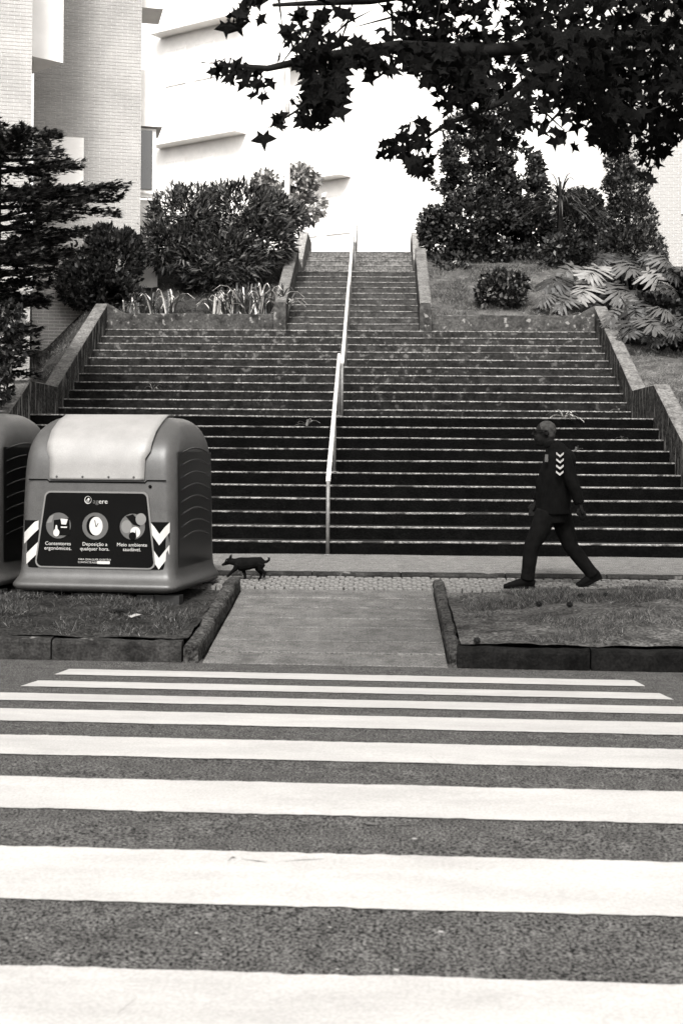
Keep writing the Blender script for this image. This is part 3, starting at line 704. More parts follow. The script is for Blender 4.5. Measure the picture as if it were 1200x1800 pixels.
def plant(name, label, cat, base, blobs, n, size, kind, mats, probs, stems, seed=1, jit=1.0, upb=0.0, group=None, thr=-.12, clump=1.6, droop=0.0, shell=.5, part='foliage', axz=0.0):
    root = thing(name, label, cat, base, 0, group)
    pts, ax = crown_points(blobs, n, seed, clump, thr, shell); off = np.array(root.location)
    dirs = ax + RS.normal(size=ax.shape) * jit * .6; dirs[:, 2] += axz - droop
    sz = size * (.6 + .8 * RS.rand(len(pts)))
    me = leaves_mesh(part, pts - off, dirs, sz, kind, probs, upb)
    o = link(part, me, root, mats); tag(o, kind='stuff')
    if stems:
        for s in stems:
            m = MB(); m.tube([Vector(p) - Vector(off) for p in s[0]], s[1], 7); m.obj(s[2] if len(s) > 2 else 'stem', 'bark', root, True)
    return root
def B(u, v, D, ru, rv, rd):   # ellipsoid from photo position and pixel radii
    c = P(u, v, D); return (c.x, c.y, c.z, ru * D / F, rd, rv * D / F)
GL = ['leaf_black', 'leaf_dark', 'leaf_mid', 'leaf_pale', 'leaf_light']

def gz(u, v, D):
    c = P(u, v, D); return c
# big oleander left of the narrow stairs
b0 = P(365, 520, 29.5); b0.z = hill(b0.x, b0.y)
plant('oleander', 'large round oleander bush with long narrow leaves left of the narrow stairs', 'bush', b0,
      [B(330, 390, 29.5, 70, 62, .9), B(415, 385, 29.8, 78, 60, .9), B(300, 430, 29.3, 52, 45, .8), B(385, 455, 29.2, 85, 48, .8), B(460, 420, 30, 55, 55, .8), B(360, 490, 29.3, 40, 25, .5), B(480, 370, 30.2, 35, 30, .5), B(510, 385, 30.4, 24, 26, .4)],
      17000, .15, 'lance', GL, [.2, .28, .22, .18, .12], [([b0, P(350, 470, 29.4), P(330, 420, 29.4)], [.06, .05, .02]), ([b0 + Vector((.15, 0, 0)), P(400, 460, 29.5), P(420, 400, 29.6)], [.05, .04, .02])], 3, clump=2.6, thr=-.2, axz=.35)
# dark bush behind the left wall
b0 = P(185, 540, 28.5); b0.z = hill(b0.x, b0.y)
plant('bush', 'dark fine-leaved upright bush between the conifer and the oleander', 'bush', b0,
      [B(180, 470, 28.5, 68, 55, .8), B(215, 450, 28.6, 36, 50, .6), B(150, 500, 28.3, 50, 45, .6), B(190, 520, 28.3, 60, 35, .6), B(185, 430, 28.6, 32, 35, .5)],
      9000, .09, 'oval', GL, [.35, .4, .2, .05, 0], [([b0, P(185, 480, 28.5)], [.05, .02])], 5, clump=2.4, axz=.9)
# small tree behind the lamp post, haze put in as pale leaf colours
b0 = P(515, 400, 44); b0.z = 6.6
plant('tree', 'small feathery tree behind the lamp post, pale in the glare', 'tree', b0,
      [B(500, 345, 44, 48, 36, 1), B(540, 360, 44, 32, 34, 1), B(525, 315, 44, 35, 22, .8), B(470, 325, 44, 28, 22, .8)],
      3500, .17, 'oval', ['leaf_pale', 'leaf_light', 'leaf_strap'], [.35, .4, .25], [([b0, P(512, 350, 44), P(508, 320, 44)], [.09, .06, .02], 'trunk')], 8, clump=1.4, thr=-.05)
# lawn shrubs and trees on the right
b0 = P(868, 500, 33.5); b0.z = hill(b0.x, b0.y)
plant('tree', 'broad dark evergreen tree right of the narrow stairs', 'tree', b0,
      [B(835, 395, 33.5, 90, 55, 1.3), B(790, 420, 33.3, 50, 38, .9), B(900, 420, 33.6, 70, 45, 1.1), B(845, 320, 33.8, 78, 60, 1.2), B(905, 350, 33.8, 62, 55, 1.1), B(830, 250, 34, 62, 52, 1.0), B(875, 210, 34, 55, 50, 1), B(850, 450, 33.2, 64, 26, .7), B(780, 300, 33.8, 32, 26, .6), B(800, 465, 32.6, 40, 20, .5), B(930, 455, 33.2, 40, 22, .6), B(760, 400, 33.2, 26, 40, .5), B(915, 300, 34, 40, 40, .8), B(925, 390, 33.6, 50, 45, .8)],
      34000, .10, 'oval', GL, [.3, .32, .22, .12, .04], [([b0, P(868, 440, 33.5), P(860, 340, 33.7), P(858, 240, 34)], [.14, .12, .08, .03], 'trunk'), ([P(868, 450, 33.5), P(820, 410, 33.4)], [.07, .03], 'limb'), ([P(866, 440, 33.5), P(910, 400, 33.6)], [.07, .03], 'limb')], 11, clump=2.0, thr=-.02)
b0 = P(1010, 500, 35); b0.z = hill(b0.x, b0.y)
plant('bush', 'dark leafy bush between the broad tree and the slim cypress', 'bush', b0,
      [B(1010, 400, 35, 62, 42, 1), B(975, 425, 34.8, 38, 28, .8), B(1045, 430, 35, 45, 30, .8), B(1020, 365, 35.2, 40, 30, .8), B(985, 445, 31.6, 42, 32, .5), B(1035, 455, 31.6, 34, 26, .5)],
      10000, .10, 'oval', GL, [.35, .36, .2, .07, .02], [([b0, P(1010, 420, 35)], [.08, .04])], 13, clump=1.4)
# slim cypress
b0 = P(1105, 540, 33); b0.z = hill(b0.x, b0.y)
plant('cypress', 'slim conical cypress in front of the right brick building', 'tree', b0,
      [B(1105, 440, 33, 62, 45, .75), B(1103, 390, 33, 50, 50, .62), B(1098, 335, 33, 40, 48, .5), B(1092, 290, 33, 30, 40, .38), B(1085, 250, 33, 20, 32, .28), B(1115, 475, 33, 60, 30, .7), B(1150, 470, 33, 30, 25, .5)],
      14000, .11, 'spray', GL, [.15, .35, .35, .13, .02], [([b0, P(1104, 400, 33), P(1090, 270, 33)], [.1, .06, .02], 'trunk')], 17, clump=3.2, thr=-.2, axz=.7)
# small round shrub behind the right planter wall
b0 = P(880, 545, 28.3); b0.z = hill(b0.x, b0.y)
plant('shrub', 'small round glossy shrub just behind the right planter wall', 'shrub', b0,
      [B(880, 508, 28.4, 40, 30, .5), B(862, 518, 28.3, 28, 22, .4), B(903, 500, 28.4, 26, 20, .4), B(872, 488, 28.4, 20, 14, .3), B(900, 524, 28.3, 24, 14, .3)],
      3600, .085, 'oval', GL, [.2, .24, .24, .2, .12], [([b0, P(880, 510, 28.4)], [.04, .02])], 19, clump=3, thr=-.25, axz=.3)
# little weeds of ivy near lawn right, behind
b0 = P(790, 480, 31.5); b0.z = hill(b0.x, b0.y)
plant('shrub', 'low straggly shrub on the lawn beneath the broad tree', 'shrub', b0,
      [B(800, 480, 31.5, 34, 14, .4), B(765, 470, 32, 16, 9, .3)], 700, .1, 'oval', GL, [.2, .3, .3, .15, .05], [([b0, P(800, 480, 31.5)], [.03, .01])], 21)

# conifer at the left: flat horizontal sprays
def conifer(label, base, top, tiers, seed):
    root = thing('conifer', label, 'tree', base); rs = random.Random(seed); off = Vector(root.location)
    tr = MB(); tr.tube([base - off, top - off], [.16, .03], 8); tr.obj('trunk', 'bark', root, True)
    pts = []; dirs = []
    for (z, L_) in tiers:
        nb = 9
        for k in range(nb):
            a = rs.uniform(0, 6.28); l = L_ * rs.uniform(.75, 1.1); c = base.lerp(top, (z - base.z) / (top.z - base.z)); zz = z + rs.uniform(-.12, .12)
            e = Vector((c.x + math.cos(a) * l, c.y + math.sin(a) * l, zz + .18 * l * rs.uniform(-.2, 1)))
            s = Vector((c.x, c.y, zz)); mid = s.lerp(e, .5) + Vector((0, 0, .05))
            m = MB(); m.tube([s - off, mid - off, e - off], [.03, .02, .005], 5); m.obj('branch', 'bark', root)
            n = int(230 * l); d = (e - s).normalized(); side = Vector((-d.y, d.x, 0))
            for q in range(n):
                t = .12 + .9 * rs.random() ** .8; w_ = .34 * l * (1.08 - t) * (.5 + .5 * math.sin(t * 21 + k)) + .06
                o_ = rs.uniform(-1, 1) * w_; p = s.lerp(e, t) + side * o_ + Vector((0, 0, rs.gauss(.02, .035) - .22 * abs(o_)))
                pts.append(p - off); dirs.append(d * .9 + side * (1.1 if o_ > 0 else -1.1) * rs.random() + Vector((0, 0, rs.uniform(-.15, .35))))
    me = leaves_mesh('foliage', np.array(pts), np.array(dirs), .12 * (.6 + .8 * RS.rand(len(pts))), 'spray', [.24, .32, .25, .15, .04], 2.5)
    o = link('foliage', me, root, GL); tag(o, kind='stuff')
cb = P(-20, 640, 21.5); cb.z = 1.9; ct = P(0, 235, 21.5)
conifer('dark spreading conifer with flat layered branches at the left edge', cb, ct, [(2.9 + .27 * i, (.75, .7, .7, .8, .9, 1.0, 1.25, 1.4, 1.45, 1.75, 1.8, 1.15, 1.25, 1.2)[i]) for i in range(14)], 4)
b0 = P(-5, 720, 20.0); b0.z = 1.4
plant('shrub', 'broadleaf shrub low at the left edge above the containers', 'shrub', b0,
      [B(-5, 610, 20.0, 40, 50, .5), B(-15, 670, 20.0, 35, 45, .5), B(12, 560, 20.0, 30, 28, .4)], 1700, .085, 'oval', GL, [.25, .35, .25, .1, .05], [([b0, P(-5, 640, 20)], [.05, .02])], 23, clump=3)

# strappy clumps on the left planter
def blade(b_, base, az, L_, w_, lift, rs, m_):
    n = 5; pts = []; d = Vector((math.cos(az), math.sin(az), 0)); sd_ = Vector((-d.y, d.x, 0)); V = []
    for i in range(n + 1):
        t = i / n; p = base + d * (L_ * t * math.cos(lift) * (1 + .2 * t)) + Vector((0, 0, L_ * (math.sin(lift) * t - .55 * t * t * t)))
        ww = w_ * (1 - t) ** .6 * (.7 + .6 * t); V += [p - sd_ * ww / 2 + Vector((0, 0, .006)), p, p + sd_ * ww / 2 + Vector((0, 0, .006))]
    Fc = []
    for i in range(n):
        for j in range(2): Fc.append((i * 3 + j, i * 3 + j + 1, i * 3 + j + 4, i * 3 + j + 3))
    b_.add(V, Fc, m_)
def strap_plant(label, base, n, L_, spread, seed, mats=('leaf_mid', 'leaf_pale', 'leaf_light'), w_=.04, grp=None, name='agapanthus', lifts=(.85, 1.5)):
    rs = random.Random(seed); root = thing(name, label, 'plant', base, 0, grp)
    for k in range(n):
        b_ = MB(); blade(b_, Vector((rs.uniform(-spread, spread), rs.uniform(-.15, .2), 0)), rs.uniform(0, 6.28), L_ * rs.uniform(.6, 1.15), w_, rs.uniform(*lifts), rs, 0)
        b_.obj('leaf', mats[rs.choice((0, 1, 1, 2))], root)
SG = 'strappy plants along the left planter wall'
for (u, n, L_, sp, s_, lab) in ((232, 30, .85, .25, 1, 'sparse strappy clump at the left end of the left planter wall'), (285, 44, .95, .25, 2, 'strappy clump left of centre spilling over the planter wall'), (392, 60, 1.0, .25, 3, 'strappy clump under the oleander at the middle of the planter'),
                             (440, 90, 1.15, .3, 4, 'tall dense strappy clump on the planter below the oleander right half'), (487, 70, 1.05, .22, 5, 'strappy clump against the parapet of the narrow stairs')):
    b0 = P(u, 540, 27.8); b0.z = ZS[21] + .32; strap_plant(lab, b0, n, L_, sp, s_, ('leaf_mid', 'leaf_pale', 'leaf_strap'), .05, grp=SG)
# spiky dracaena right
b0 = P(985, 480, 32.2); b0.z = hill(b0.x, b0.y); tz = P(985, 352, 32.2)
root = thing('dracaena', 'spiky-headed dracaena rising beside the broad dark tree', 'tree', b0)
m = MB(); m.tube([(0, 0, 0), (tz - b0)], [.07, .05], 8); m.obj('trunk', 'bark', root, True)
rs = random.Random(9)
for k in range(110):
    b_ = MB(); blade(b_, tz - b0 + Vector((0, 0, rs.uniform(-.2, .1))), rs.uniform(0, 6.28), rs.uniform(.75, 1.05), .06, rs.uniform(-.15, 1.35), rs, 0); b_.obj('leaf', rs.choice(['leaf_dark', 'leaf_mid', 'leaf_pale']), root)

# philodendron: big fingered leaves
def phil_leaf(m_, c, ax, nrm, S):
    ax = ax.normalized(); sdv = ax.cross(nrm).normalized(); nn = sdv.cross(ax).normalized(); V = []; Fc = []
    K = 9; cv = random.uniform(.25, .75); cd_ = random.uniform(.15, .6); tw_ = random.uniform(-.3, .3)
    def pt(x, y): return c + (sdv * x + ax * y + nn * (-cv * x * x - cd_ * max(0, y) ** 2 + tw_ * x * y + .03 * math.sin(y * 40 + x * 9))) * S
    V = []; Fc = []
    for i in range(K): y = -.05 + .72 * i / (K - 1); V.append(pt(0, y))
    V.append(pt(0, 1.0)); 
    for s_ in (1, -1):
        for i in range(K):
            y = -.05 + .72 * i / (K - 1); L_ = .62 * math.sin(math.pi * (.22 + .68 * i / K)) + .1; an = R(-35 + 100 * i / K + random.uniform(-7, 7)); L_ *= random.uniform(.78, 1.12)
            wd = .066
            b0_ = len(V); px, py = L_ * math.cos(an), y + L_ * math.sin(an)
            dx, dy = -math.sin(an) * wd, math.cos(an) * wd
            V += [pt(s_ * (L_ * .45 * math.cos(an) + dx), y + L_ * .45 * math.sin(an) + dy), pt(s_ * (L_ * .45 * math.cos(an) - dx), y + L_ * .45 * math.sin(an) - dy), pt(s_ * (px + dx * .45), py + dy * .45), pt(s_ * (px * 1.1), py - .03), pt(s_ * (px - dx * .45), py - dy * .45), pt(0, y - .04)]
            Fc += [(b0_ + 5, b0_ + 1, b0_ + 0, i), (b0_ + 1, b0_ + 4, b0_ + 3, b0_ + 2, b0_ + 0)]
    V2 = len(V); V += [pt(.1, .62), pt(-.1, .62)]; Fc += [(K - 1, V2, K), (K - 1, K, V2 + 1)]
    m_.add(V, Fc)
def philodendron(label, base, tips, seed):
    root = thing('philodendron', label, 'plant', base); rs = random.Random(seed)
    tips = tips + [(u + rs.uniform(-32, 32), v + rs.uniform(-16, 26), D + rs.uniform(-.2, .5), S * rs.uniform(.6, .85), tilt + rs.uniform(-.7, .7), rs.choice(['leaf_dark', 'leaf_dark', 'leaf_mid', 'leaf_pale'])) for (u, v, D, S, tilt, mt) in tips]
    for (u, v, D, S, tilt, mt) in tips:
        if mt == 'leaf_light' and rs.random() < .25: mt = 'leaf_pale'
        elif mt == 'leaf_pale' and rs.random() < .4: mt = 'leaf_mid'
        c = P(u, v, D) - base; st_ = MB(); o = Vector((rs.uniform(-.1, .1), rs.uniform(-.1, .1), .1)); st_.tube([o, o.lerp(c, .5) + Vector((0, 0, .2)), c], [.018, .014, .01], 6); st_.obj('stalk', 'leaf_mid', root, True)
        m_ = MB(); dirv = Vector((math.sin(tilt) + rs.uniform(-.2, .2), -.7, -.35 * math.cos(tilt) - rs.uniform(.1, .5))); phil_leaf(m_, c, dirv, Vector((rs.uniform(-.4, .4), rs.uniform(-.9, -.2), .8)), S * rs.uniform(.8, 1.05)); m_.obj('leaf', mt, root)
b0 = P(1100, 600, 28.6); b0.z = hill(b0.x, b0.y)
philodendron('large philodendron with deeply fingered leaves behind the top of the right stair wall', b0,
   [(1050, 470, 28.4, .62, -.6, 'leaf_light'), (1005, 468, 28.6, .6, -1.0, 'leaf_pale'), (1095, 460, 28.6, .6, .5, 'leaf_pale'), (1140, 478, 28.4, .65, .8, 'leaf_light'), (1170, 500, 28.3, .6, 1.1, 'leaf_pale'),
    (1030, 498, 28.2, .6, -.3, 'leaf_light'), (985, 488, 28.4, .55, -1.2, 'leaf_mid'), (1075, 450, 28.8, .5, .1, 'leaf_mid'), (1120, 512, 28.2, .55, .9, 'leaf_mid'), (1175, 530, 28.1, .55, .7, 'leaf_mid'), (1080, 500, 28.3, .55, .2, 'leaf_pale'), (1185, 470, 28.6, .5, 1.2, 'leaf_mid'),
    (1160, 450, 28.8, .5, .4, 'leaf_pale'), (1000, 520, 28.0, .5, -.9, 'leaf_light'), (965, 515, 28.1, .4, -1.3, 'leaf_pale')], 5)
b0 = P(1125, 610, 25.8); b0.z = hill(b0.x, b0.y)
philodendron('smaller philodendron with drooping fingered leaves above the lower right bank', b0,
   [(1135, 560, 25.6, .55, .5, 'leaf_pale'), (1105, 566, 25.6, .42, -.2, 'leaf_mid'), (1085, 545, 26.2, .38, -.7, 'leaf_pale'), (1165, 570, 25.6, .42, 1.0, 'leaf_mid'), (1155, 540, 25.8, .45, .9, 'leaf_pale'), (1115, 535, 26.0, .42, .1, 'leaf_mid'), (1190, 555, 25.8, .45, .8, 'leaf_mid')], 6)
b0 = P(1140, 590, 29.5); b0.z = hill(b0.x, b0.y)
plant('shrub', 'dense dark undergrowth shrub behind the fingered philodendron leaves', 'shrub', b0,
      [B(1130, 520, 29.6, 75, 60, .6), B(1185, 540, 29.0, 60, 60, .6), B(1060, 510, 29.6, 60, 30, .5), B(1190, 580, 27, 62, 28, .6), B(1120, 590, 26.6, 30, 18, .4), B(1150, 560, 28, 60, 40, .6)], 11000, .11, 'oval', ['leaf_black', 'leaf_dark'], [.8, .2], [([b0, P(1140, 530, 29.5)], [.05, .02])], 29, clump=1.2, thr=-.5)
b0 = P(735, 540, 27.9)
for (u, n, s_, lab) in ((985, 22, 31, 'pale low leafy clump at the right end of the right planter wall'),):
    b0 = P(u, 540, 27.8); b0.z = ZS[21] + .3; strap_plant(lab, b0, n, .42, .3, s_, w_=.06, name='leafy_plant', lifts=(.2, 1.2))

# overhanging sweetgum branches from a trunk at the right of the street
tb = Vector((3.9, 11.9, .15)); root = thing('sweetgum_tree', 'street tree overhanging from the top right, dark star-shaped leaves against the sky', 'tree', tb)
hub = Vector((3.7, 11.2, 3.9))
m = MB(); m.tube([(0, 0, -.1), (0, -.1, 1.2), (-.05, -.3, 2.6), hub - tb, (-.3, -.9, 6.5)], [.22, .17, .15, .13, .07], 12); m.obj('trunk', 'bark', root, True)
CL = [(690, 35, 90, 330), (820, 50, 120, 520), (950, 55, 140, 680), (1080, 60, 150, 700), (1200, 50, 120, 450), (885, 140, 90, 330), (1010, 160, 100, 380), (1110, 180, 95, 350), (1200, 175, 60, 90),
      (770, 95, 50, 100), (610, 45, 70, 150), (545, 55, 45, 50), (565, 125, 42, 90), (580, 165, 36, 60), (540, 190, 30, 32), (490, 5, 55, 80), (440, 15, 26, 16), (400, 40, 20, 5), (385, 120, 26, 13), (425, 132, 24, 13), (460, 148, 24, 9), (490, 212, 14, 5), (560, 212, 18, 9), (515, 90, 40, 14), (655, 110, 30, 16),
      (690, 262, 26, 17), (735, 285, 26, 26), (735, 240, 36, 26), (790, 150, 45, 45), (830, 205, 50, 60), (890, 215, 50, 60), (960, 205, 45, 60), (1145, 250, 38, 55), (1140, 300, 18, 11), (1180, 225, 28, 20), (1070, 245, 24, 16),
      (800, -150, 240, 600), (1050, -150, 260, 800), (1300, -60, 240, 700), (1350, 130, 140, 260), (560, -120, 120, 180)]
pts = []; dirs = []; sz = []; rs = random.Random(12)
Dof = lambda u: 8.2 + 1.6 * (u - 350) / 850
ends = []
for (u, v, r_, n) in CL:
    Dc = Dof(u) + rs.uniform(-.5, .5); ends.append((u, v, Dc, r_))
    for k in range(n):
        a = rs.uniform(0, 6.28); q = r_ * math.sqrt(rs.random())
        D = Dc + rs.uniform(-1, 1) * (.2 + r_ / 150)
        p = P(u + q * math.cos(a), v + q * math.sin(a), D)
        if nz(p.x * 2.2, p.y * .8, p.z * 2.2) < -.05 and r_ > 36 and u < 1150: continue
        pts.append(p - tb); dirs.append((rs.gauss(0, .55), rs.gauss(0, .5), -.75 + rs.gauss(0, .35))); sz.append(rs.uniform(.045, .078))
p = P(463, 240, 8.2); pts.append(p - tb); dirs.append((.1, .05, -1)); sz.append(.085)
# branches
def kin(u, v, D): return P(u, v, D) - tb
br_m = []
for (path, r0) in (([hub - tb, kin(1250, 60, 10.6), kin(1050, 70, 9.6), kin(850, 90, 9.2), kin(700, 80, 8.8), kin(560, 100, 8.5), kin(470, 120, 8.3), kin(385, 112, 8.2)], .07),
                   ([hub - tb + Vector((-.05, -.1, .5)), kin(1150, -60, 10), kin(900, -40, 9.4), kin(650, 0, 8.8), kin(480, 8, 8.4)], .07), ([hub - tb, kin(1230, 180, 10.4), kin(1150, 230, 9.8), kin(1140, 290, 9.6)], .04),
                   ([kin(1000, 75, 9.4), kin(880, 180, 9.2), kin(780, 220, 9.0), kin(720, 262, 8.9)], .03), ([kin(640, 90, 8.7), kin(575, 150, 8.5), kin(520, 195, 8.4), kin(470, 225, 8.25)], .016),
                   ([hub - tb, kin(1350, 0, 10), kin(1300, -120, 9)], .06), ([kin(1100, 70, 9.7), kin(1010, 170, 9.5), kin(950, 230, 9.3)], .025)):
    m = MB(); K = len(path); m.tube(path, [r0 * (1 - .85 * i / (K - 1)) for i in range(K)], 7); m.obj('branch', 'bark', root, True)
tw = MB()
for (u, v, D, r_) in ends:
    for k in range(4 if r_ > 30 else 1):
        a = rs.uniform(0, 6.28); q = r_ * .8
        tw.tube([kin(u, v - 6, D), kin(u + q * .5 * math.cos(a), v + q * .5 * math.sin(a) - 3, D + rs.uniform(-.2, .2)), kin(u + q * math.cos(a), v + q * math.sin(a), D + rs.uniform(-.3, .3))], [.008, .005, .002], 4)
tag(tw.obj('twig', 'bark', root), kind='stuff')
pts = np.array(pts); dirs = np.array(dirs); sz = np.array(sz)
# the leaves that show largest stay single objects
vis = [i for i in range(len(pts)) if True]
def pix(p):
    q = Vector(p) + tb - Vector((0, 0, CZ)); dp = q.dot(fw); return CU + q.dot(rt) / dp * F, CV - q.z / dp * F, dp
sc_ = []
for i in vis:
    u, v, dp = pix(pts[i]); inside = -10 < u < 1210 and -10 < v < 400; sc_.append((0 if inside else 1, dp / sz[i]))
order = sorted(vis, key=lambda i: sc_[i]); solo = order[:299]; rest_i = order[299:]
T_, TF = leaf_template('star'); star = mesh('leaf', [tuple(v) for v in T_], TF); star.materials.append(MATS['leaf_canopy'])
for i in solo:
    o = bpy.data.objects.new('leaf', star); col.objects.link(o); o.parent = root
    d = Vector(dirs[i]).normalized(); q = Vector((rs.gauss(0, .5), -1 + rs.gauss(0, .4), rs.gauss(0, .5))); nn = (q - d * q.dot(d)).normalized(); sx = d.cross(nn); s_ = sz[i]
    o.matrix_local = Matrix(((sx.x * s_, d.x * s_, nn.x * s_, pts[i][0]), (sx.y * s_, d.y * s_, nn.y * s_, pts[i][1]), (sx.z * s_, d.z * s_, nn.z * s_, pts[i][2]), (0, 0, 0, 1)))
me = leaves_mesh('leaf', pts[rest_i], dirs[rest_i], sz[rest_i], 'star', [1.0], 0)
tag(link('leaf', me, root, ['leaf_canopy']), kind='stuff')

# ---------------------------------------------------------------- grass and weeds
def grass(name, n, xr, yr, zf, h, mats, probs, seed, keep=None, fix=None):
    rs = np.random.RandomState(seed); P_ = []; 
    while len(P_) < n:
        x = rs.uniform(*xr); y = rs.uniform(*yr)
        if nz(x * 1.6, y * 1.6, seed) + .35 * nz(x * 7, y * 7, seed) < rs.uniform(-.08, .34): continue
        if keep and not keep(x, y): continue
        X, Y = (x, y)
        P_.append((X, Y, zf(x, y)))
    P_ = np.array(P_); d = rs.normal(size=(n, 3)) * (.9, .9, 0) + (0, 0, 1.0)
    me = leaves_mesh(name, P_, d, h * (.4 + rs.rand(n)), 'grass', probs, 0); o = link(name, me, None, mats)
    tag(o, kind='stuff'); return o
GR = ['leaf_dark', 'leaf_mid', 'leaf_pale', 'leaf_light']
o = grass('grass', 13000, (-3.6, -1.55), (11.15, 13.1), vz_l, .045, GR, [.3, .4, .25, .05], 41); tag(o, 'short dry grass on the bed in front of the containers', 'grass')
o = grass('grass', 34000, (.75, 3.4), (11.15, 13.85), vz_r, .042, GR, [.2, .28, .32, .2], 42); tag(o, 'tufty dry grass on the bed right of the ramp', 'grass')
o = grass('grass', 33000, (4.5, 9), (18, 30), hill, .07, GR, [.05, .25, .4, .3], 43); tag(o, 'grass on the bank right of the stairs', 'grass')
o = grass('grass', 26400, (1, 4.3), (27.6, 36), hill, .08, GR, [.08, .3, .4, .22], 44); tag(o, 'grass on the lawn behind the right planter wall', 'grass')
o = grass('grass', 19800, (-5.4, -2.1), (27.6, 36), hill, .08, GR, [.1, .4, .4, .1], 45); tag(o, 'grass behind the left planter wall', 'grass')
o = grass('grass', 13200, (-9, -5.6), (24, 33), hill, .07, GR, [.05, .25, .4, .3], 46); tag(o, 'grass between the left stair wall and the brick building', 'grass')

def weed(label, base, n, L_, seed, m_=('leaf_pale', 'leaf_light', 'leaf_mid')):
    rs = random.Random(seed); root = thing('weed', label, 'weed', base, 0, 'weeds growing on the stairs')
    for k in range(n):
        b_ = MB(); blade(b_, Vector((rs.uniform(-.02, .02), 0, 0)), rs.uniform(0, 6.28), L_ * rs.uniform(.6, 1.1), .03, rs.uniform(.3, 1.4), rs, 0); b_.obj('leaf', m_[k % len(m_)], root)
def step_at(u, k): d = P(u, 700, YS[k] + .06); return Vector((d.x, YS[k] + .04, ZS[k]))
weed('broad-leaved weed rooted at the landing near the right stair wall', step_at(990, 10), 16, .27, 1, ('leaf_light', 'leaf_strap', 'leaf_pale'))
weed('small weed by the foot of the right stair wall on the landing', step_at(1085, 11), 6, .18, 2)
weed('dry twiggy weed on the dark lower flight left of the handrail', step_at(540, 9), 9, .24, 3, ('dry', 'leaf_light'))
weed('faint grassy weed on the upper wide flight left of centre', step_at(270, 13), 12, .26, 4)
weed('small weed on the dark flight just behind the walking man', step_at(1015, 7), 5, .14, 5, ('leaf_mid', 'leaf_pale'))
weed('small weed on the dark flight right of the weed on the landing', step_at(1095, 8), 5, .12, 6, ('leaf_mid', 'leaf_pale'))

# pine cones, litter, fallen leaves
def cone(u, v, y, lab, s=.03):
    p = P(u, v, y); z = vz_r(p.x, p.y); root = thing('seed_ball', lab, 'seed ball', (p.x, p.y, z + s * .8), 0, 'seed balls fallen on the right bed')
    m = MB(); rs = random.Random(int(u)); m.ball((0, 0, 0), s * .75, 10, 7)
    for k in range(40):
        t = math.acos(1 - 2 * (k + .5) / 40); a = k * 2.4; d = Vector((math.sin(t) * math.cos(a), math.sin(t) * math.sin(a), math.cos(t))); m.tube([d * s * .6, d * s * 1.15], [s * .16, s * .02], 4)
    m.obj('husk', 'leaf_black', root)
for (u, v, y, lab) in ((1020, 1053, 13.4, 'dark seed ball highest on the right bed'), (1064, 1052, 13.3, 'dark seed ball right of the highest one, under the rear shoe'), (947, 1067, 13.0, 'dark seed ball below the front shoe of the man'), (1001, 1068, 12.9, 'dark seed ball at the middle of the right bed'), (838, 1132, 11.35, 'dark seed ball by the front kerb near the ramp')):
    for _ in range(8):
        p = P(u, v, y); d = ray(u, v)
        # walk along the ray until it meets the bed
    yy = 11.1
    while yy < 13.9 and P(u, v, yy).z > vz_r(P(u, v, yy).x, yy): yy += .02
    cone(u, v, yy, lab)
def leaf_litter(u, v, lab, S, m_, zf, seed):
    yy = 10.9
    while yy < 14 and P(u, v, yy).z > zf(P(u, v, yy).x, yy): yy += .02
    p = P(u, v, yy); rs = random.Random(seed); V = []; n = 9
    for i in range(n): a = 6.283 * i / n; r_ = S * rs.uniform(.6, 1.1); V.append((r_ * math.cos(a) * 1.5, r_ * math.sin(a), rs.uniform(.0, .025)))
    V.append((0, 0, .03)); me = mesh('litter', V, [(i, (i + 1) % n, n) for i in range(n)])
    o = link('litter', me, None, m_); o.location = (p.x, p.y, zf(p.x, yy) + .01); md = o.modifiers.new('t', 'SOLIDIFY'); md.thickness = .003; tag(o, lab, 'litter', 'litter on the left bed'); return o
leaf_litter(240, 1087, 'crumpled pale dry leaf on the bed in front of the whole container', .05, 'dry', vz_l, 1)
leaf_litter(205, 1079, 'curled dark leaf left of the pale dry leaf on the bed', .06, 'leaf_black', vz_l, 2)
leaf_litter(385, 1057, 'scrap of white paper by the right foot of the container', .025, 'litter', vz_l, 3)
leaf_litter(397, 1033, 'white scrap between the container and the ramp kerb', .035, 'litter', vz_l, 4)

def road_hit(u, v):
    yy = 3.0
    while yy < 11 and P(u, v, yy).z > road_z(P(u, v, yy).x, yy + SKEW * P(u, v, yy).x) : yy += .01
    return P(u, v, yy)
for (u, v, S, lab) in ((775, 1640, .009, 'pale stone chip on the asphalt right of centre before the nearest stripe'), (697, 1707, .008, 'pale chip at the far edge of the nearest white stripe'), (345, 1642, .006, 'small pale chip on the asphalt left of centre'),
                       (580, 1632, .005, 'tiny pale chip on the asphalt near the middle'), (728, 1476, .008, 'flat pale scrap on the asphalt between the second and third nearest stripes')):
    p = road_hit(u, v); rs = random.Random(int(u)); V = []; n = 7
    for i in range(n): a = 6.283 * i / n; r_ = S * rs.uniform(.6, 1.1); V.append((r_ * math.cos(a) * 1.3, r_ * math.sin(a), 0)) 
    V += [(x * .6, y * .6, S * .35) for (x, y, z) in V]
    me = mesh('stone_chip', V, [(i, (i + 1) % n, (i + 1) % n + n, i + n) for i in range(n)] + [tuple(range(n, 2 * n))]); o = link('stone_chip', me, None, 'dry'); o.location = (p.x, p.y, p.z + .002); tag(o, lab, 'stone', 'chips on the road')
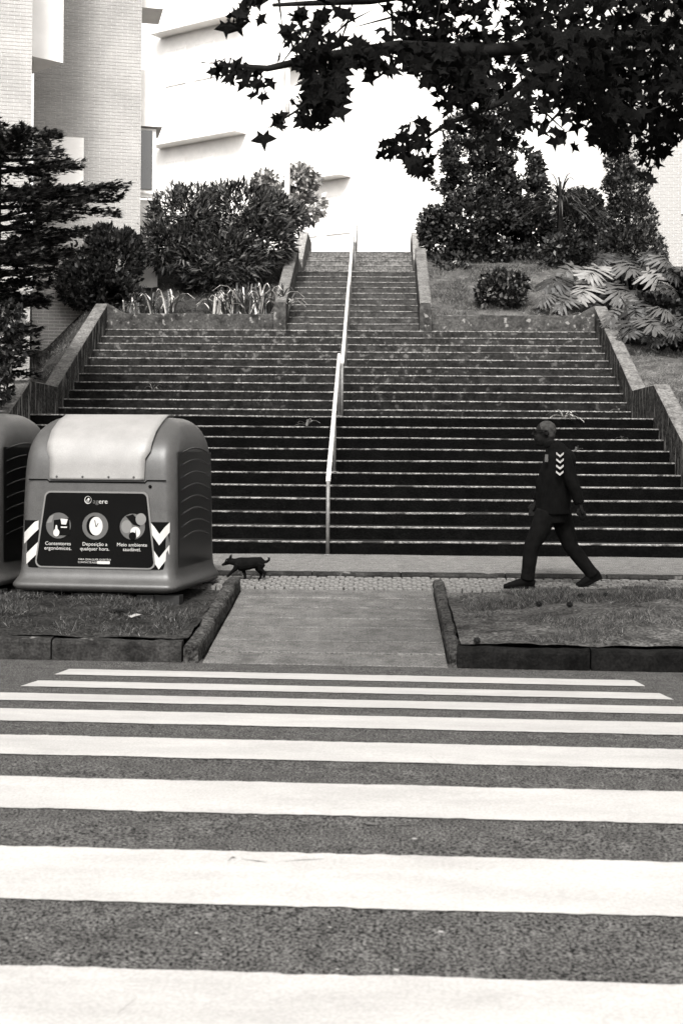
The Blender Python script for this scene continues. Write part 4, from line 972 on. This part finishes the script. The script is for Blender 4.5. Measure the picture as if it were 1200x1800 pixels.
# tyre scuffs and cracks in the paint
for (pts, wd) in (([(400, 1519), (408, 1512), (414, 1513)], .009), ([(424, 1515), (452, 1519), (470, 1520)], .003), ([(500, 1519), (530, 1517), (568, 1515)], .0035), ([(632, 1449), (650, 1453), (668, 1453)], .010), ([(690, 1455), (715, 1454), (740, 1453)], .007), ([(752, 1330), (770, 1345), (790, 1358)], .0025), ([(210, 1375), (190, 1395)], .0025), ([(240, 1760), (205, 1790)], .003), ([(835, 1532), (840, 1534)], .006)):
    W_ = [road_hit(u, v) for u, v in pts]; V = []
    for k, p in enumerate(W_):
        e = wd * (.35 if k in (0, len(W_) - 1) else 1) * random.uniform(.6, 1.2); V += [(p.x, p.y - e, p.z + .0095), (p.x, p.y + e, p.z + .0095)]
    link('scuff', mesh('scuff', V, [(2 * k, 2 * k + 2, 2 * k + 3, 2 * k + 1) for k in range(len(W_) - 1)]), road, 'scuff')

# ---------------------------------------------------------------- figures
def remesh(mb, name, voxel, m_, parent, smooth_it=6):
    me0 = mesh(name, mb.V, mb.F); o = bpy.data.objects.new('tmp', me0); col.objects.link(o)
    r_ = o.modifiers.new('r', 'REMESH'); r_.mode = 'VOXEL'; r_.voxel_size = voxel
    s_ = o.modifiers.new('s', 'SMOOTH'); s_.iterations = smooth_it; s_.factor = .5
    dg = bpy.context.evaluated_depsgraph_get(); dg.update(); me = bpy.data.meshes.new_from_object(o.evaluated_get(dg)); me.name = name
    bpy.data.objects.remove(o); bpy.data.meshes.remove(me0); smooth(me); me.materials.clear()
    return link(name, me, parent, m_)
def man():
    S = 2500 / 14.3; c = P(965, 1029, 14.3)
    root = thing('person', 'man in glasses, dark jacket with white sleeve chevrons and jeans, striding left', 'person', (c.x, 14.3, walk_z(c.x, 14.3) + .012))
    q = lambda u, v, y=0: Vector(((u - 965) / S, y, (1029 - v) / S))
    hipF, kneeF, ankF = q(958, 903, -.085), q(931, 957, -.10), q(925, 1012, -.10)
    hipB, kneeB, ankB = q(985, 903, .085), q(1004, 957, .09), q(1043, 1006, .09)
    sh, el, ha = q(984, 803, -.19), q(1001, 850, -.235), q(1012, 882, -.24)
    shR, elR, haR = q(974, 803, .19), q(958, 850, .23), q(944, 880, .2)
    # body: head, neck, torso, limbs, hands in one mesh
    b = MB()
    hc = q(954, 757)
    Mh = Matrix.Rotation(R(-12), 4, 'Y')
    b.ball(hc + Vector((.012, 0, .022)), (.098, .076, .093), 18, 12, M=Mh); b.ball(hc + Vector((-.035, 0, -.045)), (.062, .056, .082), 14, 10, M=Mh)
    b.tube([hc + Vector((-.075, 0, -.10)), hc + Vector((-.04, 0, -.105)), hc + Vector((.02, 0, -.07))], [.022, .035, .04], 10)      # chin / jaw
    b.tube([hc + Vector((-.092, 0, .025)), hc + Vector((-.118, 0, -.018)), hc + Vector((-.09, 0, -.032))], [(.010, .010), (.014, .016), (.012, .018)], 8)  # nose
    b.tube([hc + Vector((-.094, 0, -.058)), hc + Vector((-.088, 0, -.072))], [.014, .014], 8)
    b.ball(hc + Vector((-.085, -.03, .02)), .014, 8, 6); b.ball(hc + Vector((-.085, .03, .02)), .014, 8, 6)
    for s_ in (1, -1): b.ball(hc + Vector((.018, s_ * .078, -.005)), (.02, .009, .032), 10, 8)
    b.tube([hc + Vector((.03, 0, -.03)), q(968, 792), q(976, 808)], [.056, .058, .075], 12)
    b.tube([q(974, 800), q(975, 830), q(968, 870), q(970, 900)], [(.10, .16), (.11, .155), (.09, .12), (.07, .10)], 16)
    def hand(w_, d, side):
        d = d.normalized(); sv = Vector((0, 1, 0)); nn = d.cross(sv).normalized()
        b.tube([w_, w_ + d * .05, w_ + d * .09], [(.022, .026), (.018, .04), (.014, .04)], 8)
        for i, (o_, L_) in enumerate(((-.03, .065), (-.011, .078), (.009, .074), (.028, .058))):
            s0 = w_ + d * .082 + Vector((o_, 0, 0)) * 0 + nn * 0 + Vector((0, 1, 0)) * 0 + nn * 0
            a_ = s0 + nn * o_; b.tube([a_ - d * .02, a_ + d * L_ * .5 + Vector((0, side * .008, 0)), a_ + d * L_ + Vector((0, side * .028, 0))], [.0095, .009, .007], 7)
        a_ = w_ + d * .03 - nn * .03; b.tube([a_, a_ + d * .035 - nn * .02, a_ + d * .06 - nn * .022 + Vector((0, side * .012, 0))], [.012, .011, .008], 7)
    for (s_, e_, h_, sg) in ((sh, el, ha, 1), (shR, elR, haR, -1)):
        b.tube([s_, s_.lerp(e_, .5), e_, e_.lerp(h_, .6), h_], [.05, .046, .038, .033, .026], 12); hand(h_, (h_ - e_) + Vector((.0, 0, -.05)), sg)
    for (h_, k_, a_) in ((hipF, kneeF, ankF), (hipB, kneeB, ankB)):
        b.tube([h_ + Vector((0, 0, .06)), h_.lerp(k_, .4), k_, k_.lerp(a_, .35), a_], [.065, .07, .055, .054, .038], 12)
    remesh(b, 'body', .0075, 'skin', root, 4)
    # trousers
    t = MB(); t.tube([q(970, 868), q(970, 897), q(970, 915)], [(.125, .165), (.145, .178), (.118, .16)], 18)
    for (h_, k_, a_) in ((hipF, kneeF, ankF), (hipB, kneeB, ankB)):
        e_ = a_ + (a_ - k_).normalized() * .015
        t.tube([h_ + Vector((0, 0, .05)), h_.lerp(k_, .45), k_, k_.lerp(a_, .45), k_.lerp(a_, .85), e_], [(.108, .1), (.102, .094), (.078, .078), (.074, .074), (.066, .07), (.072, .074)], 16)
        for fz in (.75, .88): cc = k_.lerp(a_, fz); t.ball(cc, (.077, .079, .014), 14, 6)
    remesh(t, 'trousers', .012, 'trousers', root, 5)
    # jacket
    j = MB(); j.tube([q(968, 775), q(974, 785), q(980, 797), q(976, 830), q(972, 862), q(970, 888), q(970, 900)], [(.068, .07), (.10, .12), (.145, .20), (.175, .215), (.18, .205), (.172, .2), (.176, .20)], 20)
    j.ball(q(992, 806), (.105, .16, .13), 14, 10); j.ball(q(962, 850), (.13, .16, .16), 14, 10)
    for (s_, e_, h_) in ((sh, el, ha), (shR, elR, haR)):
        j.ball(s_ + Vector((0, 0, .0)), .078, 12, 8)
        j.tube([s_, s_.lerp(e_, .5), e_, e_.lerp(h_, .55), e_.lerp(h_, .92)], [.078, .072, .064, .058, .052], 14)
        for fz in (.3, .6): j.ball(e_.lerp(h_, fz), .062, 10, 6)
    remesh(j, 'jacket', .012, 'jacket', root, 5)
    # collar
    cl = MB(); cl.tube([q(966, 782), q(965, 771)], [(.072, .074), (.066, .068)], 16); remesh(cl, 'collar', .01, 'jacket', root, 2)
    # chevrons on upper arm
    for k in range(4):
        v = 795 + k * 10.5; cm_ = q(975.5, v, -.292); w_ = .036; hh = .02; V = []
        for (x, z) in ((-w_, .022), (0, -.008), (w_, .022), (w_, .022 - hh), (0, -.008 - hh), (-w_, .022 - hh)):
            yb = -.02 * (1 - (x / w_) ** 2) + .014 * (k > 2); V.append(cm_ + Vector((x, yb * .9, z)))
        V2 = [p + Vector((0, .02, 0)) for p in V]
        m = MB(); m.add(V + V2, [(0, 1, 4, 5), (1, 2, 3, 4), (0, 6, 7, 1), (1, 7, 8, 2), (5, 4, 10, 11), (4, 3, 9, 10)]); m.obj('chevron', 'print', root)
    m = MB(); m.add([q(952, 795, -.2), q(957, 795, -.2), q(957, 808, -.2), q(951, 808, -.2)], [(0, 1, 2, 3)]); m.obj('badge', 'grey', root)
    # hair: short grey crown and back
    h = MB(); h.ball(hc + Vector((.022, 0, .030)), (.101, .081, .092), 18, 12, M=Mh); h.ball(hc + Vector((.06, 0, -.015)), (.052, .07, .06), 14, 10)
    ho = remesh(h, 'hair', .009, 'hair', root, 2)
    # glasses
    g = MB()
    for s_ in (1, -1):
        cc = hc + Vector((-.105, s_ * .032, .022)); g.tube([cc + Vector((.004 * math.sin(a), .024 * math.cos(a), .018 * math.sin(a))) for a in [i * math.pi / 6 for i in range(13)]], .0035, 5)
        g.tube([hc + Vector((-.10, s_ * .056, .026)), hc + Vector((-.05, s_ * .079, .024)), hc + Vector((.02, s_ * .088, .018))], .004, 5)
    g.tube([hc + Vector((-.108, -.01, .026)), hc + Vector((-.108, .01, .026))], .003, 5); g.obj('glasses', 'black', root)
    # shoes
    f1 = MB(); f1.tube([q(938, 1020, -.10), q(928, 1017, -.10), q(912, 1019, -.10), q(895, 1023, -.10), q(884, 1025, -.10)], [(.035, .032), (.055, .042), (.045, .044), (.03, .045), (.018, .03)], 14)
    f1.tube([q(939, 1027, -.10), q(910, 1027, -.10), q(883, 1027.5, -.10)], [(.014, .036), (.012, .046), (.01, .03)], 10); remesh(f1, 'shoe', .008, 'shoe', root, 3)
    f2 = MB(); f2.tube([q(1056, 1004, .09), q(1046, 1009, .09), q(1034, 1015, .09), q(1022, 1022, .09), q(1014, 1025, .09)], [(.038, .034), (.058, .042), (.048, .044), (.032, .045), (.02, .03)], 14)
    f2.tube([q(1059, 1011, .09), q(1038, 1022, .09), q(1024, 1027, .09), q(1013, 1027.5, .09)], [(.012, .034), (.012, .044), (.012, .044), (.01, .03)], 10); remesh(f2, 'shoe', .008, 'shoe', root, 3)
man()
def dog():
    D = 14.55; S = 2500 / D; c = P(432, 1012, D)
    root = thing('dog', 'small dark dog with curled tail trotting left at the foot of the stairs', 'dog', (c.x, D, walk_z(c.x, D) + .012))
    q = lambda u, v, y=0: Vector(((u - 432) / S, y, (1012.5 - v) / S))
    b = MB()
    b.tube([q(413, 982), q(422, 984), q(436, 983), q(448, 981), q(458, 981), q(464, 983)], [(.052, .045), (.072, .058), (.066, .056), (.058, .05), (.06, .052), (.034, .03)], 14)   # trunk
    b.tube([q(418, 982), q(410, 980), q(404, 979)], [(.048, .04), (.036, .032), (.034, .03)], 12)     # neck
    b.ball(q(402, 979), (.042, .034, .034), 12, 9); b.tube([q(400, 981), q(394, 984), q(389.5, 986)], [(.026, .022), (.017, .016), (.011, .011)], 10)
    for s_ in (1, -1):
        b.tube([q(404, 975, s_ * .022), q(405, 970, s_ * .028), q(406.5, 966.5, s_ * .03)], [(.018, .008), (.013, .006), (.004, .003)], 8)
    # tail
    b.tube([q(463, 980), q(469, 979), q(473, 976), q(473, 972.5), q(470, 972)], [.018, .015, .013, .011, .007], 8)
    # front legs
    b.tube([q(418, 984, -.03), q(413, 993, -.03), q(407, 998, -.03), q(402, 1004, -.03), q(399, 1006, -.03)], [.036, .024, .017, .014, .014], 8)
    b.tube([q(421, 984, .03), q(427, 995, .03), q(430, 1003, .03), q(430, 1010, .03), q(427, 1011.5, .03)], [.036, .023, .016, .013, .014], 8)
    # hind legs with hocks
    b.tube([q(458, 983, .03), q(452, 993, .03), q(459, 1001, .03), q(457, 1009, .03), q(454, 1011.5, .03)], [.046, .03, .018, .013, .014], 8)
    b.tube([q(460, 983, -.03), q(458, 993, -.03), q(467, 999, -.03), q(465, 1004, -.03), q(463, 1006, -.03)], [.046, .03, .018, .013, .013], 8)
    remesh(b, 'body', .0055, 'dog', root, 3)
    e = MB(); e.ball(q(398.5, 978, -.03), .005, 8, 6); e.obj('eye', 'grey', root)
dog()
